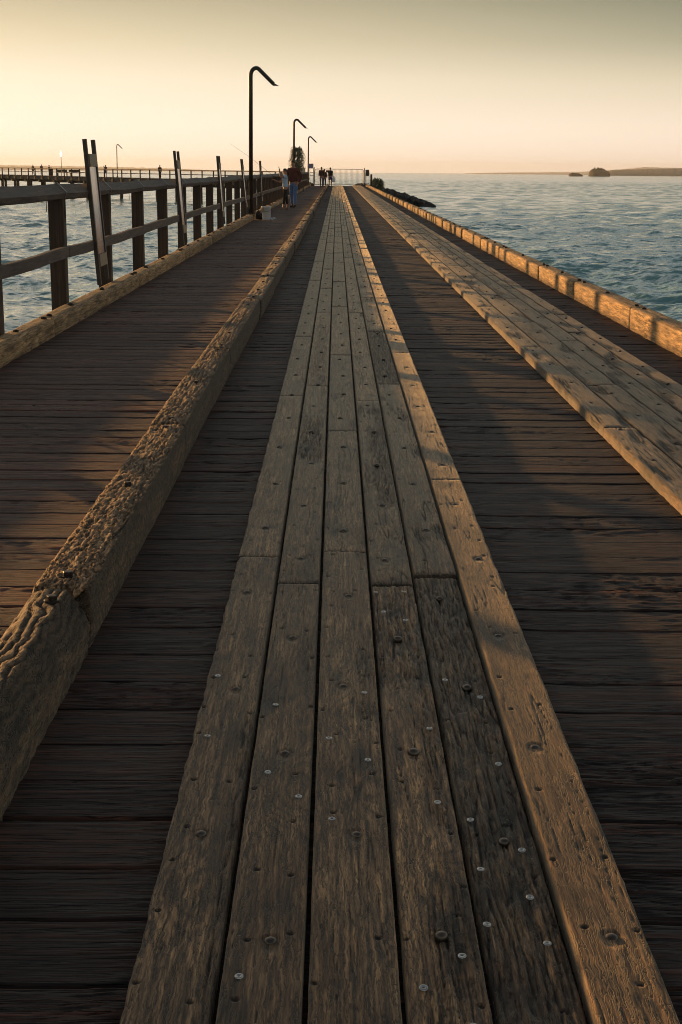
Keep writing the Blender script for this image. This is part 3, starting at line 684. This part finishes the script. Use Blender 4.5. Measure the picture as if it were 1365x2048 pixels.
for i in range(1, 40): x = -2.50+4.92*i/40; m.tube([(x, 0, .10), (x, 0, 1.62 if 1 < i < 39 else 1.55)], .010, 6)
gb('bars', m, M['steel'])
for x, h_ in ((-2.58, 1.85), (2.50, 1.80)):
    m = MB(); m.box(x-.04, x+.04, -.04, .04, -.1, h_, .004); gb('gate_post', m, M['steel'])
m = MB(); m.box(-1.38, -.98, -.03, -.018, 1.34, 1.54); gb('sign_plate', m, M['steel'])
# side screens
for nm, x0, lb in (('side_screen', -3.02, 'narrow black barred screen between lamp post and gate'), ('side_screen', 2.62, 'narrow black barred screen right of the gate')):
    s_ = empty(nm, (x0+.3, GATE_Y-.02, gz)); tag(s_, lb, 'screen')
    m = MB()
    for x in (0, .36): m.box(x-.025, x+.025, -.025, .025, -.05, 1.72 if x0 < 0 else 1.45)
    for zz in (.22, 1.0, 1.30): m.box(.026, .334, -.02, .02, zz, zz+.05)
    m.build('frame', M['steel'], s_); m = MB()
    for x in (.12, .24): m.box(x-.012, x+.012, -.012, .012, .28, .99)
    m.build('bars', M['steel'], s_)
    if x0 > 0:
        m = MB(); m.box(-.02, .36, -.06, -.03, 1.04, 1.62, .01); m.build('sign_plate', M['frame'], s_)
m = MB(); m.box(3.42, 3.62, 148.6, 148.8, -1.2, 1.30, .01)
tag(m.build('timber_post', M['post']), 'thick dark timber post beside the bush at the jetty end', 'post')

# ------------------------------------------------------------------ far jetty
J0, J1v, J2v = Vector((-4.6, 167, 0)), Vector((-23.5, 196, 0)), Vector((-70, 268.6, 0))
far = tag(empty('far_jetty', (-24, 196, 0)), 'distant timber jetty on piles curving away beyond the water on the left', 'jetty')
def fz(p): return .35+.0033*(p.y-167)
def fpar(o): return under_par(o, far)
def along(d):
    pts = [Vector((-3.9, 148, 0)), J0, J1v, J2v]
    for a, b in zip(pts, pts[1:]):
        L = (b-a).length
        if d <= L: return a+(b-a)*(d/L), (b-a).normalized()
        d -= L
    return pts[-1], (pts[-1]-pts[-2]).normalized()
TOT = 19+34.6+86
m = MB(); m2 = MB(); m3 = MB(); m4 = MB(); d = 0; step = 2.98; prev = None
while d < TOT:
    p, t_ = along(d); n_ = Vector((t_.y, -t_.x, 0)); zz = fz(p)
    if prev is not None:
        a = prev
        for off, lo_, hi_, mm in ((1.5, -.0, 0, m),):
            q0, q1 = a[0], p
            na, nb = a[1], n_
            c = [q0-na*1.6, q0+na*1.6, p+nb*1.6, p-nb*1.6]
            z0, z1 = a[2], zz
            mm.add([(c[0].x, c[0].y, z0-.12), (c[1].x, c[1].y, z0-.12), (c[2].x, c[2].y, z1-.12), (c[3].x, c[3].y, z1-.12), (c[0].x, c[0].y, z0), (c[1].x, c[1].y, z0), (c[2].x, c[2].y, z1), (c[3].x, c[3].y, z1)],
                   [(3, 2, 1, 0), (4, 5, 6, 7), (0, 1, 5, 4), (1, 2, 6, 5), (2, 3, 7, 6), (3, 0, 4, 7)])
        for s_ in (-1, 1):
            A_, B_ = q0-na*1.55*s_, p-nb*1.55*s_
            if s_ == -1 or True:
                m4.bar((A_.x, A_.y, z0-.35), (B_.x, B_.y, z1-.35), .22, .44)
        side = -1
        A_, B_ = q0+na*1.66*side, p+nb*1.66*side
        m2.bar((A_.x, A_.y, z0+1.12), (B_.x, B_.y, z1+1.12), .16, .13)
        m3.bar((A_.x, A_.y, z0+.60), (B_.x, B_.y, z1+.60), .06, .11)
    if d > 6:
        e = p-n_*1.72
        mm = MB(); mm.box(e.x-.075, e.x+.075, e.y-.075, e.y+.075, zz-.7, zz+1.12); fpar(mm.build('post', M['post']))
    prev = (p, n_, zz); d += step
fpar(m.build('deck', M['deck'])); fpar(m2.build('top_rail', M['rail'])); fpar(m3.build('mid_rail', M['rail'])); fpar(m4.build('edge_beam', M['pile']))
d = 22
while d < TOT-2:
    p, t_ = along(d); n_ = Vector((t_.y, -t_.x, 0)); zz = fz(p)
    mm = MB(); a, b = p-n_*1.9, p+n_*1.9; mm.bar((a.x, a.y, zz-.78), (b.x, b.y, zz-.78), .32, .36); fpar(mm.build('crosshead', M['pile']))
    for s_ in (-1.35, 1.35):
        c = p+n_*s_; mm = MB(); mm.tube([(c.x, c.y, -6), (c.x, c.y, zz-.9)], [.25, .23], 10); fpar(mm.build('pile', M['pile'], None, True))
    d += 5.96

# ------------------------------------------------------------------ people
def skin_obj(name, pts, edges, rad, mat, parent, sub=2, root=0, flat=None):
    me = bpy.data.meshes.new(name); me.from_pydata([tuple(p) for p in pts], edges, []); me.update()
    o = link(name, me, mat, parent)
    sm = o.modifiers.new('skin', 'SKIN'); sm.use_smooth_shade = True
    me.skin_vertices[0].data.foreach_set('radius', [v for r_ in rad for v in ((r_, r_) if not isinstance(r_, tuple) else r_)])
    me.skin_vertices[0].data[root].use_root = True
    ss = o.modifiers.new('sub', 'SUBSURF'); ss.levels = sub; ss.render_levels = sub
    return o
def person(loc, rz, h, J, label, group=None, top='navy', legs='grey', shoes='black', hair='hair', sleeves='short', leglen='long', fingers=True, extra=None):
    """J: joint offsets in units of height, x to the person's left, y backwards (face looks to -y)"""
    root = empty('person', loc, rz); tag(root, label, 'person', group); s = h
    B = dict(pel=(0, 0, .53), waist=(0, .0, .60), chest=(0, .0, .73), shc=(0, 0.005, .815), neck=(0, 0, .85), headb=(0, -.008, .895), headm=(0, -.012, .932), headt=(0, -.004, .972),
             shL=(.095, 0, .80), elL=(.125, .01, .64), wrL=(.13, -.03, .50), haL=(.13, -.04, .455), shR=(-.095, 0, .80), elR=(-.125, .01, .64), wrR=(-.13, -.03, .50), haR=(-.13, -.04, .455),
             hiL=(.052, 0, .505), knL=(.055, -.01, .285), anL=(.055, .01, .045), toL=(.06, -.075, .018), hiR=(-.052, 0, .505), knR=(-.055, -.01, .285), anR=(-.055, .01, .045), toR=(-.06, -.075, .018))
    B.update(J or {}); V_ = {k: Vector(v)*s for k, v in B.items()}
    names = list(B); pts = [V_[k] for k in names]; ix = {k: i for i, k in enumerate(names)}
    rd = dict(pel=(.085, .062), waist=(.072, .052), chest=(.082, .056), shc=(.060, .042), neck=.030, headb=(.036, .044), headm=(.043, .052), headt=(.030, .036), shL=.033, elL=.022, wrL=.015, haL=(.018, .012), shR=.033, elR=.022, wrR=.015, haR=(.018, .012),
              hiL=.046, knL=.030, anL=.020, toL=(.022, .014), hiR=.046, knR=.030, anR=.020, toR=(.022, .014))
    rad = [tuple(x*s for x in (rd[k] if isinstance(rd[k], tuple) else (rd[k], rd[k]))) for k in names]
    E_ = [('pel', 'waist'), ('waist', 'chest'), ('chest', 'shc'), ('shc', 'neck'), ('neck', 'headb'), ('headb', 'headm'), ('headm', 'headt')]
    for q in 'LR': E_ += [('shc', 'sh'+q), ('sh'+q, 'el'+q), ('el'+q, 'wr'+q), ('wr'+q, 'ha'+q), ('pel', 'hi'+q), ('hi'+q, 'kn'+q), ('kn'+q, 'an'+q), ('an'+q, 'to'+q)]
    ed = [(ix[a], ix[b]) for a, b in E_]
    rad = [tuple(v*1.18 for v in r_) for r_ in rad]
    if fingers:
        for q in 'LR':
            w_, h_ = V_['wr'+q], V_['ha'+q]; dr = (h_-w_).normalized(); sd = dr.cross(Vector((0, 1, .2))).normalized()
            for fi, (o_, ln, cu) in enumerate(((-.017, .052, .3), (-.006, .058, .35), (.005, .055, .4), (.015, .044, .45))):
                a = h_+sd*(o_*s)+dr*(.010*s); b = a+dr*(ln*.5*s)-Vector((0, cu*.01*s, 0)); c = b+dr*(ln*.35*s)-Vector((0, cu*.03*s, 0))
                n0 = len(pts); pts += [a, b, c]; rad += [(.0052*s,)*2, (.0048*s,)*2, (.0038*s,)*2]; ed += [(ix['ha'+q], n0), (n0, n0+1), (n0+1, n0+2)]
            sg = -1 if q == 'L' else 1
            a = w_*.5+h_*.5+sd*(-.018*s); b = a+sd*(-.016*s)+dr*(.018*s); n0 = len(pts); pts += [a, b]; rad += [(.0065*s,)*2, (.0048*s,)*2]; ed += [(ix['wr'+q], n0), (n0, n0+1)]
    skin_obj('body', pts, ed, rad, M['skin'], root, 2 if fingers else 1)
    # face: nose, ears, eyes as small features
    hm = V_['headm']; m = MB()
    m.lathe([(.001, -.012*s), (.008*s, -.010*s), (.004*s, .012*s)], hm.x, hm.y-.052*s, hm.z-.004*s, 6)
    for sx in (-1, 1): m.lathe([(.004*s, -.014*s), (.009*s, 0), (.006*s, .014*s)], hm.x+sx*.044*s, hm.y+.004*s, hm.z-.004*s, 6)
    m.build('face', M['skin'], root, True)
    # hair cap
    m = MB(); vs = []; n = 12
    for i, (ph) in enumerate((0, 25, 50, 75, 100, 120)):
        for k in range(n):
            th = 2*math.pi*k/n; back = .5+.5*math.sin(th); ph2 = ph*(.62+.38*back)
            vs.append((hm.x+.047*s*math.sin(R(ph2))*math.cos(th), hm.y+.004*s+.057*s*math.sin(R(ph2))*math.sin(th), hm.z+.004*s+.058*s*math.cos(R(ph2))))
    m.add(vs, [(i*n+k, i*n+(k+1) % n, (i+1)*n+(k+1) % n, (i+1)*n+k) for i in range(5) for k in range(n)]); m.build('hair', M[hair], root, True)
    # top
    def sub_skin(name, keys, edges, grow, mat, ends=None):
        p2 = [V_[k] if not isinstance(k, tuple) else V_[k[0]]*(1-k[2])+V_[k[1]]*k[2] for k in keys]
        r2 = [tuple(x*s*1.18*(g_ if isinstance(g_, (int, float)) else 1) for x in g_v) for g_v, g_ in ((v if isinstance(v, tuple) else (v, v), 1) for v in grow)]
        skin_obj(name, p2, edges, r2, mat, root, 1 if not fingers else 2)
    f_ = .55 if sleeves == 'short' else .95
    if sleeves == 'short': e1 = ('shL', 'elL', .6); e2 = ('shR', 'elR', .6)
    keys = [('pel', 'waist', -.25), 'waist', 'chest', 'shc', 'shL', 'shR']; gr = [(.098, .074), (.086, .064), (.093, .068), (.066, .050), .042, .042]
    ed2 = [(0, 1), (1, 2), (2, 3), (3, 4), (3, 5)]
    if sleeves == 'short': keys += [('shL', 'elL', .62), ('shR', 'elR', .62)]; gr += [.036, .036]; ed2 += [(4, 6), (5, 7)]
    else: keys += ['elL', 'elR', ('elL', 'wrL', .92), ('elR', 'wrR', .92)]; gr += [.034, .034, .026, .026]; ed2 += [(4, 6), (5, 7), (6, 8), (7, 9)]
    sub_skin('shirt' if sleeves == 'short' else 'jacket', keys, ed2, gr, M[top])
    keys = [('pel', 'waist', .1), 'pel', 'hiL', 'hiR']; gr = [(.086, .062), (.092, .070), .056, .056]; ed2 = [(0, 1), (1, 2), (1, 3)]
    if leglen == 'short': keys += [('hiL', 'knL', .8), ('hiR', 'knR', .8)]; gr += [.050, .050]; ed2 += [(2, 4), (3, 5)]
    else:
        fL = .7 if leglen == 'crop' else .96
        keys += ['knL', 'knR', ('knL', 'anL', fL), ('knR', 'anR', fL)]; k_ = .038 if leglen == 'long' else .034; gr += [k_, k_, k_*.85, k_*.85]; ed2 += [(2, 4), (3, 5), (4, 6), (5, 7)]
    sub_skin('trousers' if leglen != 'short' else 'shorts', keys, ed2, gr, M[legs])
    if shoes:
        for q in 'LR':
            sub_skin('shoe', [('an'+q, 'to'+q, -.25), ('an'+q, 'to'+q, .4), ('an'+q, 'to'+q, 1.25)], [(0, 1), (1, 2)], [(.024, .024), (.027, .022), (.026, .016)], M[shoes])
    return root
pz = lambda y: float(prof(y))
# woman with the rod, seen side-on, facing the rail
wm = person((-2.02, 57.5, pz(57.5)), R(-82), 1.60, dict(elR=(-.115, -.10, .665), wrR=(-.10, -.23, .70), haR=(-.09, -.265, .715), elL=(.11, -.13, .78), wrL=(.07, -.15, .93), haL=(.065, -.155, .975), hiL=(.05, 0, .505), knL=(.055, -.03, .285), anL=(.06, -.06, .045), toL=(.06, -.14, .018), anR=(-.06, .06, .045), knR=(-.055, .03, .285), toR=(-.06, -.02, .018)),
            'person in a pale blue shirt and black cropped leggings facing the rail with arms raised', None, 'shirt_b', 'black', None, 'hair', 'short', 'crop')
mn = person((-1.80, 60.6, pz(60.6)), R(-25), 1.93, dict(elR=(-.15, -.05, .66), wrR=(-.13, -.10, .56), haR=(-.12, -.13, .53), elL=(.185, .03, .65), wrL=(.13, -.03, .52), haL=(.12, -.06, .49), knL=(.06, -.045, .285), anL=(.06, -.04, .045), toL=(.062, -.12, .02), anR=(-.05, .07, .05), knR=(-.05, .01, .285), toR=(-.05, -.01, .02)),
            'tall person in dark red jacket and blue jeans standing behind the one in pale blue', None, 'jacket', 'jeans', 'black', 'hair', 'long', 'long')
m = MB(); m.tube([(-2.28, 57.35, 1.13), (-2.60, 57.2, 1.42), (-3.3, 56.7, 1.98), (-4.07, 56.0, 2.52)], [.010, .006, .004, .003], 6)
tag(m.build('fishing_rod', M['steel'], None, True), 'thin fishing rod pointing up and left over the railing', 'fishing rod')
walk = dict(knL=(.055, -.05, .285), anL=(.055, -.075, .045), toL=(.06, -.15, .018), knR=(-.055, .01, .285), anR=(-.055, .07, .05), toR=(-.06, -.01, .018))
c1 = person((-1.46, 140, pz(140)), R(180), 1.86, walk, 'person in long sleeved reddish top and grey trousers walking to the gate', 'pair walking at the gate', 'brown', 'grey', 'black', 'hair', 'long', 'long', False)
c2 = person((-.62, 141, pz(141)), R(180), 1.82, None, 'person in dark T-shirt and purple shorts with white bag near the gate', 'pair walking at the gate', 'black', 'purple', 'black', 'hair', 'short', 'short', False)
m = MB(); m.lathe([(.02, .62), (.05, .55), (.16, .42), (.20, .2), (.17, .04), (.05, 0)], 0, 0, 0, 10); bgo = m.build('carrier_bag', M['cloth_w'], None, True)
bgo.location = (-.30, 140.9, pz(141)+.42); bgo.scale = (.8, .5, 1); tag(bgo, 'white carrier bag hanging from the hand of the person in shorts', 'bag')
c3 = person((-1.20, 142.3, pz(142)), R(185), 1.66, walk, 'smaller person in dark clothes half hidden between the pair at the gate', 'pair walking at the gate', 'brown', 'black', 'black', 'hair', 'long', 'long', False)
fj = [(-49.5, 238.5, 1.68, 'brown', 'black', 'leftmost of three people talking on the far jetty, in dark clothes', 'people on the far jetty'), (-47.6, 236, 1.72, 'navy', 'grey', 'middle one of three people talking on the far jetty', 'people on the far jetty'),
      (-46.1, 234.5, 1.66, 'black', 'brown', 'rightmost of three people talking on the far jetty', 'people on the far jetty'), (-33.5, 212, 1.74, 'navy', 'purple', 'person in purple shorts raising an arm beside the far jetty lamp', 'people on the far jetty'),
      (-23.8, 196.8, 1.76, 'black', 'black', 'lone dark clothed person leaning on the far jetty rail', 'people on the far jetty')]
for i, (x, y, h_, a, b, lb, g_) in enumerate(fj):
    zz = .35+.0033*(y-167)
    J_ = dict(elR=(-.16, -.08, .80), wrR=(-.22, -.16, .90), haR=(-.24, -.18, .93)) if i == 3 else (walk if i == 0 else None)
    person((x, y, zz), R((40, 200, 120, 20, 180)[i]), h_, J_, lb, g_, a, b, 'black', 'hair', 'long' if i in (0, 4) else 'short', 'short' if i == 3 else 'long', False)
# benches and bins on the far jetty
def farthing(x, y, name, label, cat, kind_):
    zz = .35+.0033*(y-167); r_ = empty(name, (x, y, zz), R(32)); tag(r_, label, cat)
    if kind_ == 'bench':
        m = MB(); m.box(-.9, .9, -.22, .22, .42, .48); m.build('seat', M['post'], r_)
        m = MB(); m.box(-.9, .9, .2, .26, .55, .95); m.build('backrest', M['post'], r_)
        for sx in (-.75, .75): m = MB(); m.box(sx-.05, sx+.05, -.2, .2, 0, .419); m.build('leg', M['post'], r_)
    else:
        m = MB(); m.lathe([(.26, 0), (.29, .06), (.30, .95), (.31, 1.0)], 0, 0, 0, 12); m.build('drum', M['post'], r_, True)
        m = MB(); m.lathe([(.32, 1.001), (.31, 1.08), (.18, 1.2), (.02, 1.24)], 0, 0, 0, 12); m.build('lid', M['pile'], r_, True)
farthing(-43.2, 230.2, 'bench', 'dark bench on the far jetty left of the beacon', 'bench', 'bench')
farthing(-40.4, 225.8, 'bench', 'dark bench on the far jetty just under the beacon', 'bench', 'bench')
farthing(-45.2, 231.5, 'rubbish_bin', 'dark rounded bin on the far jetty right of the three people', 'bin', 'bin')
farthing(-37.3, 218.6, 'rubbish_bin', 'dark rounded bin on the far jetty between beacon and nearest sign frame', 'bin', 'bin')
bc = empty('beacon_light', (-42.6, 226.5, .55)); tag(bc, 'slim pole with a bright white lantern on the far jetty', 'beacon')
m = MB(); m.tube([(0, 0, 0), (0, 0, 2.9)], .05, 8); m.build('pole', M['hut'], bc, True)
ml, t, b = newmat('lit_lantern'); b.inputs['Base Color'].default_value = (.8, .8, .75, 1); b.inputs['Emission Color'].default_value = (1, .95, .8, 1); b.inputs['Emission Strength'].default_value = .8
m = MB(); m.lathe([(.05, 2.9), (.16, 3.0), (.17, 3.45), (.06, 3.62), (.02, 3.85)], 0, 0, 0, 10); m.build('lantern', ml, bc, True)
m = MB(); m.box(-.45, .45, -.3, .3, 0, 1.75, .02); m.box(-.52, .52, -.36, .36, 1.751, 1.82, .01)
hb = m.build('service_cabinet', M['hut']); hb.location = (-3.85, 158, .1); tag(hb, 'pale cream service cabinet behind the railing left of the gate', 'cabinet')

# ------------------------------------------------------------------ bucket and small things
bk = empty('bucket', (-2.20, 45.6, pz(46)+.004)); tag(bk, 'white plastic bucket standing by the kerb beside the tall lamp', 'bucket')
m = MB(); m.lathe([(.125, 0), (.128, .004), (.150, .37), (.163, .372), (.165, .40), (.160, .405), (.146, .405), (.142, .37), (.12, .03), (.01, .03)], 0, 0, 0, 28); m.build('pail', M['bucket'], bk, True)
m = MB(); m.tube([(.166*math.cos(R(a)), -.166*math.sin(R(a))-.01, .37-.12*math.sin(R(a))) for a in range(0, 181, 15)], .004, 6); m.build('handle', M['steel'], bk, True)
m = MB(); vs = []; n = 10
m.add([(-.17, -.02, .41), (-.08, -.14, .412), (-.04, .05, .418), (-.10, .12, .41), (-.178, -.03, .20), (-.10, -.168, .24), (-.178, -.03, .205)], [(0, 1, 2, 3), (0, 4, 5, 1)])
cl_ = m.build('cloth', M['bar']); cl_.location = bk.location; so_ = cl_.modifiers.new('s', 'SOLIDIFY'); so_.thickness = .01; tag(cl_, 'small tan cloth draped over the bucket rim', 'cloth')
def lump(name, loc, rs, mat, label, cat, seed, amp=.25):
    bm = bmesh.new(); bmesh.ops.create_icosphere(bm, subdivisions=3, radius=1)
    for v in bm.verts:
        k = 1+amp*float(gn(v.co.x*1.7+seed, v.co.y*1.7+v.co.z*1.3, seed)); v.co = Vector((v.co.x*rs[0]*k, v.co.y*rs[1]*k, max(-.6, v.co.z)*rs[2]*k))
    me = bpy.data.meshes.new(name); bm.to_mesh(me); bm.free(); o = link(name, me, mat, None, True); o.location = loc
    return tag(o, label, cat)
lump('bag', (-2.45, 45.9, pz(46)+.10), (.13, .16, .15), M['black'], 'small black bag between the lamp base and the bucket', 'bag', 3)
lump('rag', (-2.0, 45.6, pz(46)+.02), (.09, .08, .04), M['cloth_w'], 'crumpled white rag lying right of the bucket', 'rag', 5, .8)
m = MB(); m.tube([(-2.60, 106, .10), (-2.52, 105.6, .52), (-2.44, 105.2, .82)], .028, 8)
m.v = [(a, b, c-.05+.06) for a, b, c in m.v]
m = MB(); m.box(-2.47, -2.40, 106.0, 106.07, float(prof(106)), float(prof(106))+.78, .004); tag(m.build('short_post', M['steel']), 'short thin dark post by the left kerb beyond the tall person', 'post')

# ------------------------------------------------------------------ plants, rocks
def strap_tree(name, base, h_, crown_c, cr, n, label, cat, seed, leaf=.6):
    rr = random.Random(seed); root = empty(name, base); tag(root, label, cat)
    m = MB(); m.tube([(0, 0, 0), (.06, 0, h_*.45), (-.03, .04, h_*.8)], [.12, .09, .05], 8)
    for k in range(6):
        a = rr.uniform(0, 6.28); z0 = h_*rr.uniform(.3, .7); m.tube([(0, 0, z0), (math.cos(a)*cr[0]*.4, math.sin(a)*cr[0]*.4, z0+h_*.16)], [.05, .03], 6)
    m.build('trunk', M['pile'], root, True)
    m = MB()
    for k in range(n):
        a = rr.uniform(0, 6.28); q = rr.random()**.5; zz = rr.uniform(-1, 1); rad_ = math.sqrt(max(0, 1-zz*zz*.8))*q
        c = Vector((crown_c[0]+cr[0]*rad_*math.cos(a)*.7, crown_c[1]+cr[0]*rad_*math.sin(a)*.7, crown_c[2]+cr[1]*zz*.85))
        up = rr.uniform(.2, 1.); dr = Vector((math.cos(a), math.sin(a), 0)); L = leaf*rr.uniform(.6, 1.1); w_ = .040*L/.6
        sd = Vector((-dr.y, dr.x, 0)); p = [c, c+dr*L*.35+Vector((0, 0, L*.45*up)), c+dr*L*.6+Vector((0, 0, L*.15*up)), c+dr*L*.75+Vector((0, 0, -L*.45))]
        vs = []
        for i, q_ in enumerate(p): ww = w_*(1, 1.1, .8, .1)[i]; vs += [q_-sd*ww, q_+Vector((0, 0, -.012)), q_+sd*ww]
        m.add(vs, [(i*3+j, i*3+j+1, i*3+j+4, i*3+j+3) for i in range(3) for j in (0, 1)])
    m.build('crown', M['leaf'], root)
    return root
M['leaf'] = plain('strap_leaf', (.055, .060, .018), .5, 0, 4, .5, 0)
strap_tree('screw_pine', (-4.15, 152, -1.2), 4.0, (0, 0, 3.9), (.80, 1.35), 620, 'upright tree with drooping strap leaves behind the left railing near the gate', 'tree', 4, .62)
strap_tree('screw_pine_shrub', (4.25, 153, -1.0), 1.3, (0, 0, 1.2), (.65, .55), 320, 'low strap leaved bush beside the outer kerb at the gate', 'bush', 8, .75)
def rocks():
    bm = bmesh.new(); rr = random.Random(5)
    for k in range(190):
        tt = rr.random(); y = 172+rr.random()*18; x = 2.5+tt*8.9
        top = -.15-2.25*tt**1.5
        if rr.random() < .5: z_ = top-rr.random()*1.2
        else: z_ = top
        s_ = rr.uniform(.4, .85)
        M_ = Matrix.Translation((x, y, z_-s_*.4)) @ Matrix.Rotation(rr.random()*3, 4, 'Z') @ Matrix.Rotation(rr.random()*3, 4, 'X') @ Matrix.Diagonal((s_*1.2, s_*.9, s_*.75, 1))
        r_ = bmesh.ops.create_icosphere(bm, subdivisions=2, radius=1)
        for v in r_['verts']:
            kx = 1+.35*float(gn(v.co.x*1.4+k*3.1, v.co.y*1.4+v.co.z, k)); v.co = M_ @ (v.co*kx)
    me = bpy.data.meshes.new('rocks'); bm.to_mesh(me); bm.free()
    tag(link('rocks', me, M['rock']), 'dark wet boulders sloping into the sea right of the jetty end', 'rocks', None, 'stuff')
rocks()

# ------------------------------------------------------------------ water
def water():
    rs = [8.]
    while rs[-1] < 14500: rs.append(rs[-1]+min(rs[-1]*.06, max(.14, rs[-1]**2/40000.) if rs[-1] < 220 else max(1.21, (rs[-1]/600)**2*1.21)))
    rs = np.array(rs)
    fine = np.arange(-17, 17.01, .085); az = np.concatenate([np.arange(-180, -60, 4.), np.arange(-60, -17, 1.), fine, np.arange(18, 60, 1.), np.arange(60, 181, 4.)])
    az = np.radians(az); Rr, Az = np.meshgrid(rs, az, indexing='ij')
    X, Y = Rr*np.sin(Az), Rr*np.cos(Az); dr = np.gradient(rs)[:, None]*np.ones_like(Rr)
    Z = np.zeros_like(X); DX = np.zeros_like(X); DY = np.zeros_like(X); rr = np.random.RandomState(4)
    for i in range(96):
        lam = .38*(9.0/.38)**(rr.rand()); th = R(205)+rr.randn()*.6; k = 2*math.pi/lam; amp = .0070*lam**.72; ph = rr.rand()*6.28
        fade = np.clip((lam/dr-2.2)/2.5, 0, 1)
        dx_, dy_ = math.cos(th), math.sin(th); a = k*(X*dx_+Y*dy_)+ph
        Z += amp*np.sin(a)*fade; DX += dx_*amp*.75*np.cos(a)*fade; DY += dy_*amp*.75*np.cos(a)*fade
    m_ = .75+.5*fbm(X*.03, Y*.05, 3, 3)
    A = np.stack([X+DX*m_, Y+DY*m_, -2.5+Z*m_], -1)
    tag(link('water', grid_mesh('water', [A]), M['water']), 'choppy blue green sea catching the low evening light', 'sea', None, 'structure')
water()

# ------------------------------------------------------------------ distant land
def ridge(name, pts, dist_fn, thick, mat, label, cat, seed, bumpy):
    """pts: (x, y, height) along the shore line; a rounded ridge with thickness behind it"""
    n = 160; P = np.array(pts, float); d = np.linspace(0, len(P)-1, n); x = np.interp(d, range(len(P)), P[:, 0]); y = np.interp(d, range(len(P)), P[:, 1]); h_ = np.interp(d, range(len(P)), P[:, 2])
    h_ = np.maximum(.0, h_*(1+bumpy*fbm(d*9, d*0, seed, 4)))
    L = []
    for j, q in enumerate((0, .03, .12, .3, .55, .8, 1.)):
        zz = -3+(h_+3)*math.sin(math.pi*min(q*1.25+.0, 1)/2*1.0)**.6*(1 if q < 1 else 0)
        if q == 0: zz = np.full(n, -3.4)
        zz = zz+(bumpy*fbm(d*14, d*0+j*1.7, seed+j, 3)*h_*.35 if 0 < q < 1 else 0)
        dirx, diry = x/np.hypot(x, y), y/np.hypot(x, y)
        L.append(np.stack([x+dirx*q*thick, y+diry*q*thick, zz], -1))
    A = np.stack(L)
    return tag(link(name, grid_mesh(name, [A]), mat), label, cat, None, 'structure')
M['land'] = plain('wooded_land', (.095, .078, .062), .95, 0, .02, .4, 0)
M['hazed_land'] = plain('haze_toned_land', (.60, .48, .38), .95, 0, .02, .2, 0)  # distance haze put into the base colour of hills and shore
M['isle'] = plain('island_scrub', (.045, .035, .018), .95, 0, .08, .5, 0)
def at(px, D):  # azimuth offset in metres at distance D (px: photograph column)
    return (px-674)/2926.*D
ridge('headland', [(at(1205, 4300), 4300, 8), (at(1230, 4300), 4300, 16), (at(1300, 4300), 4300, 19), (at(1365, 4300), 4300, 22), (at(1500, 4300), 4300, 30), (at(1700, 4300), 4300, 26)], None, 500, M['land'], 'long low wooded headland on the right horizon behind the island', 'headland', 3, .12)
ridge('distant_hills', [(at(930, 7800), 7800, 0), (at(1000, 7800), 7800, 6), (at(1150, 7800), 7800, 12), (at(1230, 7800), 7800, 26), (at(1290, 7800), 7800, 44), (at(1350, 7800), 7800, 40), (at(1600, 7800), 7800, 40)], None, 900, M['hazed_land'], 'faint haze-paled hills on the horizon behind the headland', 'hills', 5, .15)
ridge('distant_shore', [(at(-200, 7800), 7800, 30), (at(0, 7800), 7800, 24), (at(120, 7800), 7800, 22), (at(250, 7800), 7800, 18), (at(340, 7800), 7800, 14), (at(450, 7800), 7800, 3), (at(520, 7800), 7800, 0)], None, 900, M['hazed_land'], 'faint low shore along the left horizon', 'shore', 7, .2)
def isle(name, px0, px1, D, hh, label, cat, seed, skew):
    x0, x1 = at(px0, D), at(px1, D); cx, rx = (x0+x1)/2, (x1-x0)/2; n = 40; vs = []; rings = 14
    U, T_ = np.meshgrid(np.linspace(0, 1, rings), np.linspace(0, 2*math.pi, n), indexing='ij')
    X = U*np.cos(T_); Y_ = U*np.sin(T_); Z = np.power(np.clip(1-U**2, 0, 1), .42)*(1-skew*X)*hh*(1+.55*fbm(X*5+seed, Y_*5, seed, 4))
    Z = Z-2.6*(U > .999)
    A = np.stack([cx+X*rx, D+Y_*rx*1.4, Z-2.3], -1)
    tag(link(name, grid_mesh(name, [A]), M['isle']), label, cat, None, 'structure')
isle('island', 1178, 1222, 2600, 13., 'dark wooded round island on the right horizon', 'island', 3, .18)
isle('islet', 1138, 1168, 2500, 5., 'tiny low dark islet left of the round island', 'islet', 6, .3)

# ------------------------------------------------------------------ haze
m = MB(); m.box(-9500, 9500, -300, 14800, -3.9, 95)
# (bottom just under the water)
hz = m.build('haze', None); mh = bpy.data.materials.new('haze_air'); mh.use_nodes = True; mh.node_tree.nodes.clear(); t = NT(mh.node_tree)
pv = t.n('ShaderNodeVolumePrincipled'); pv.inputs['Color'].default_value = (.85, .92, 1., 1); pv.inputs['Density'].default_value = 6.5e-5; pv.inputs['Anisotropy'].default_value = .3
oo = t.n('ShaderNodeOutputMaterial'); t.l(pv.outputs[0], oo.inputs['Volume']); hz.data.materials.append(mh)
tag(hz, 'thin warm evening haze over the sea', 'haze', None, 'stuff')
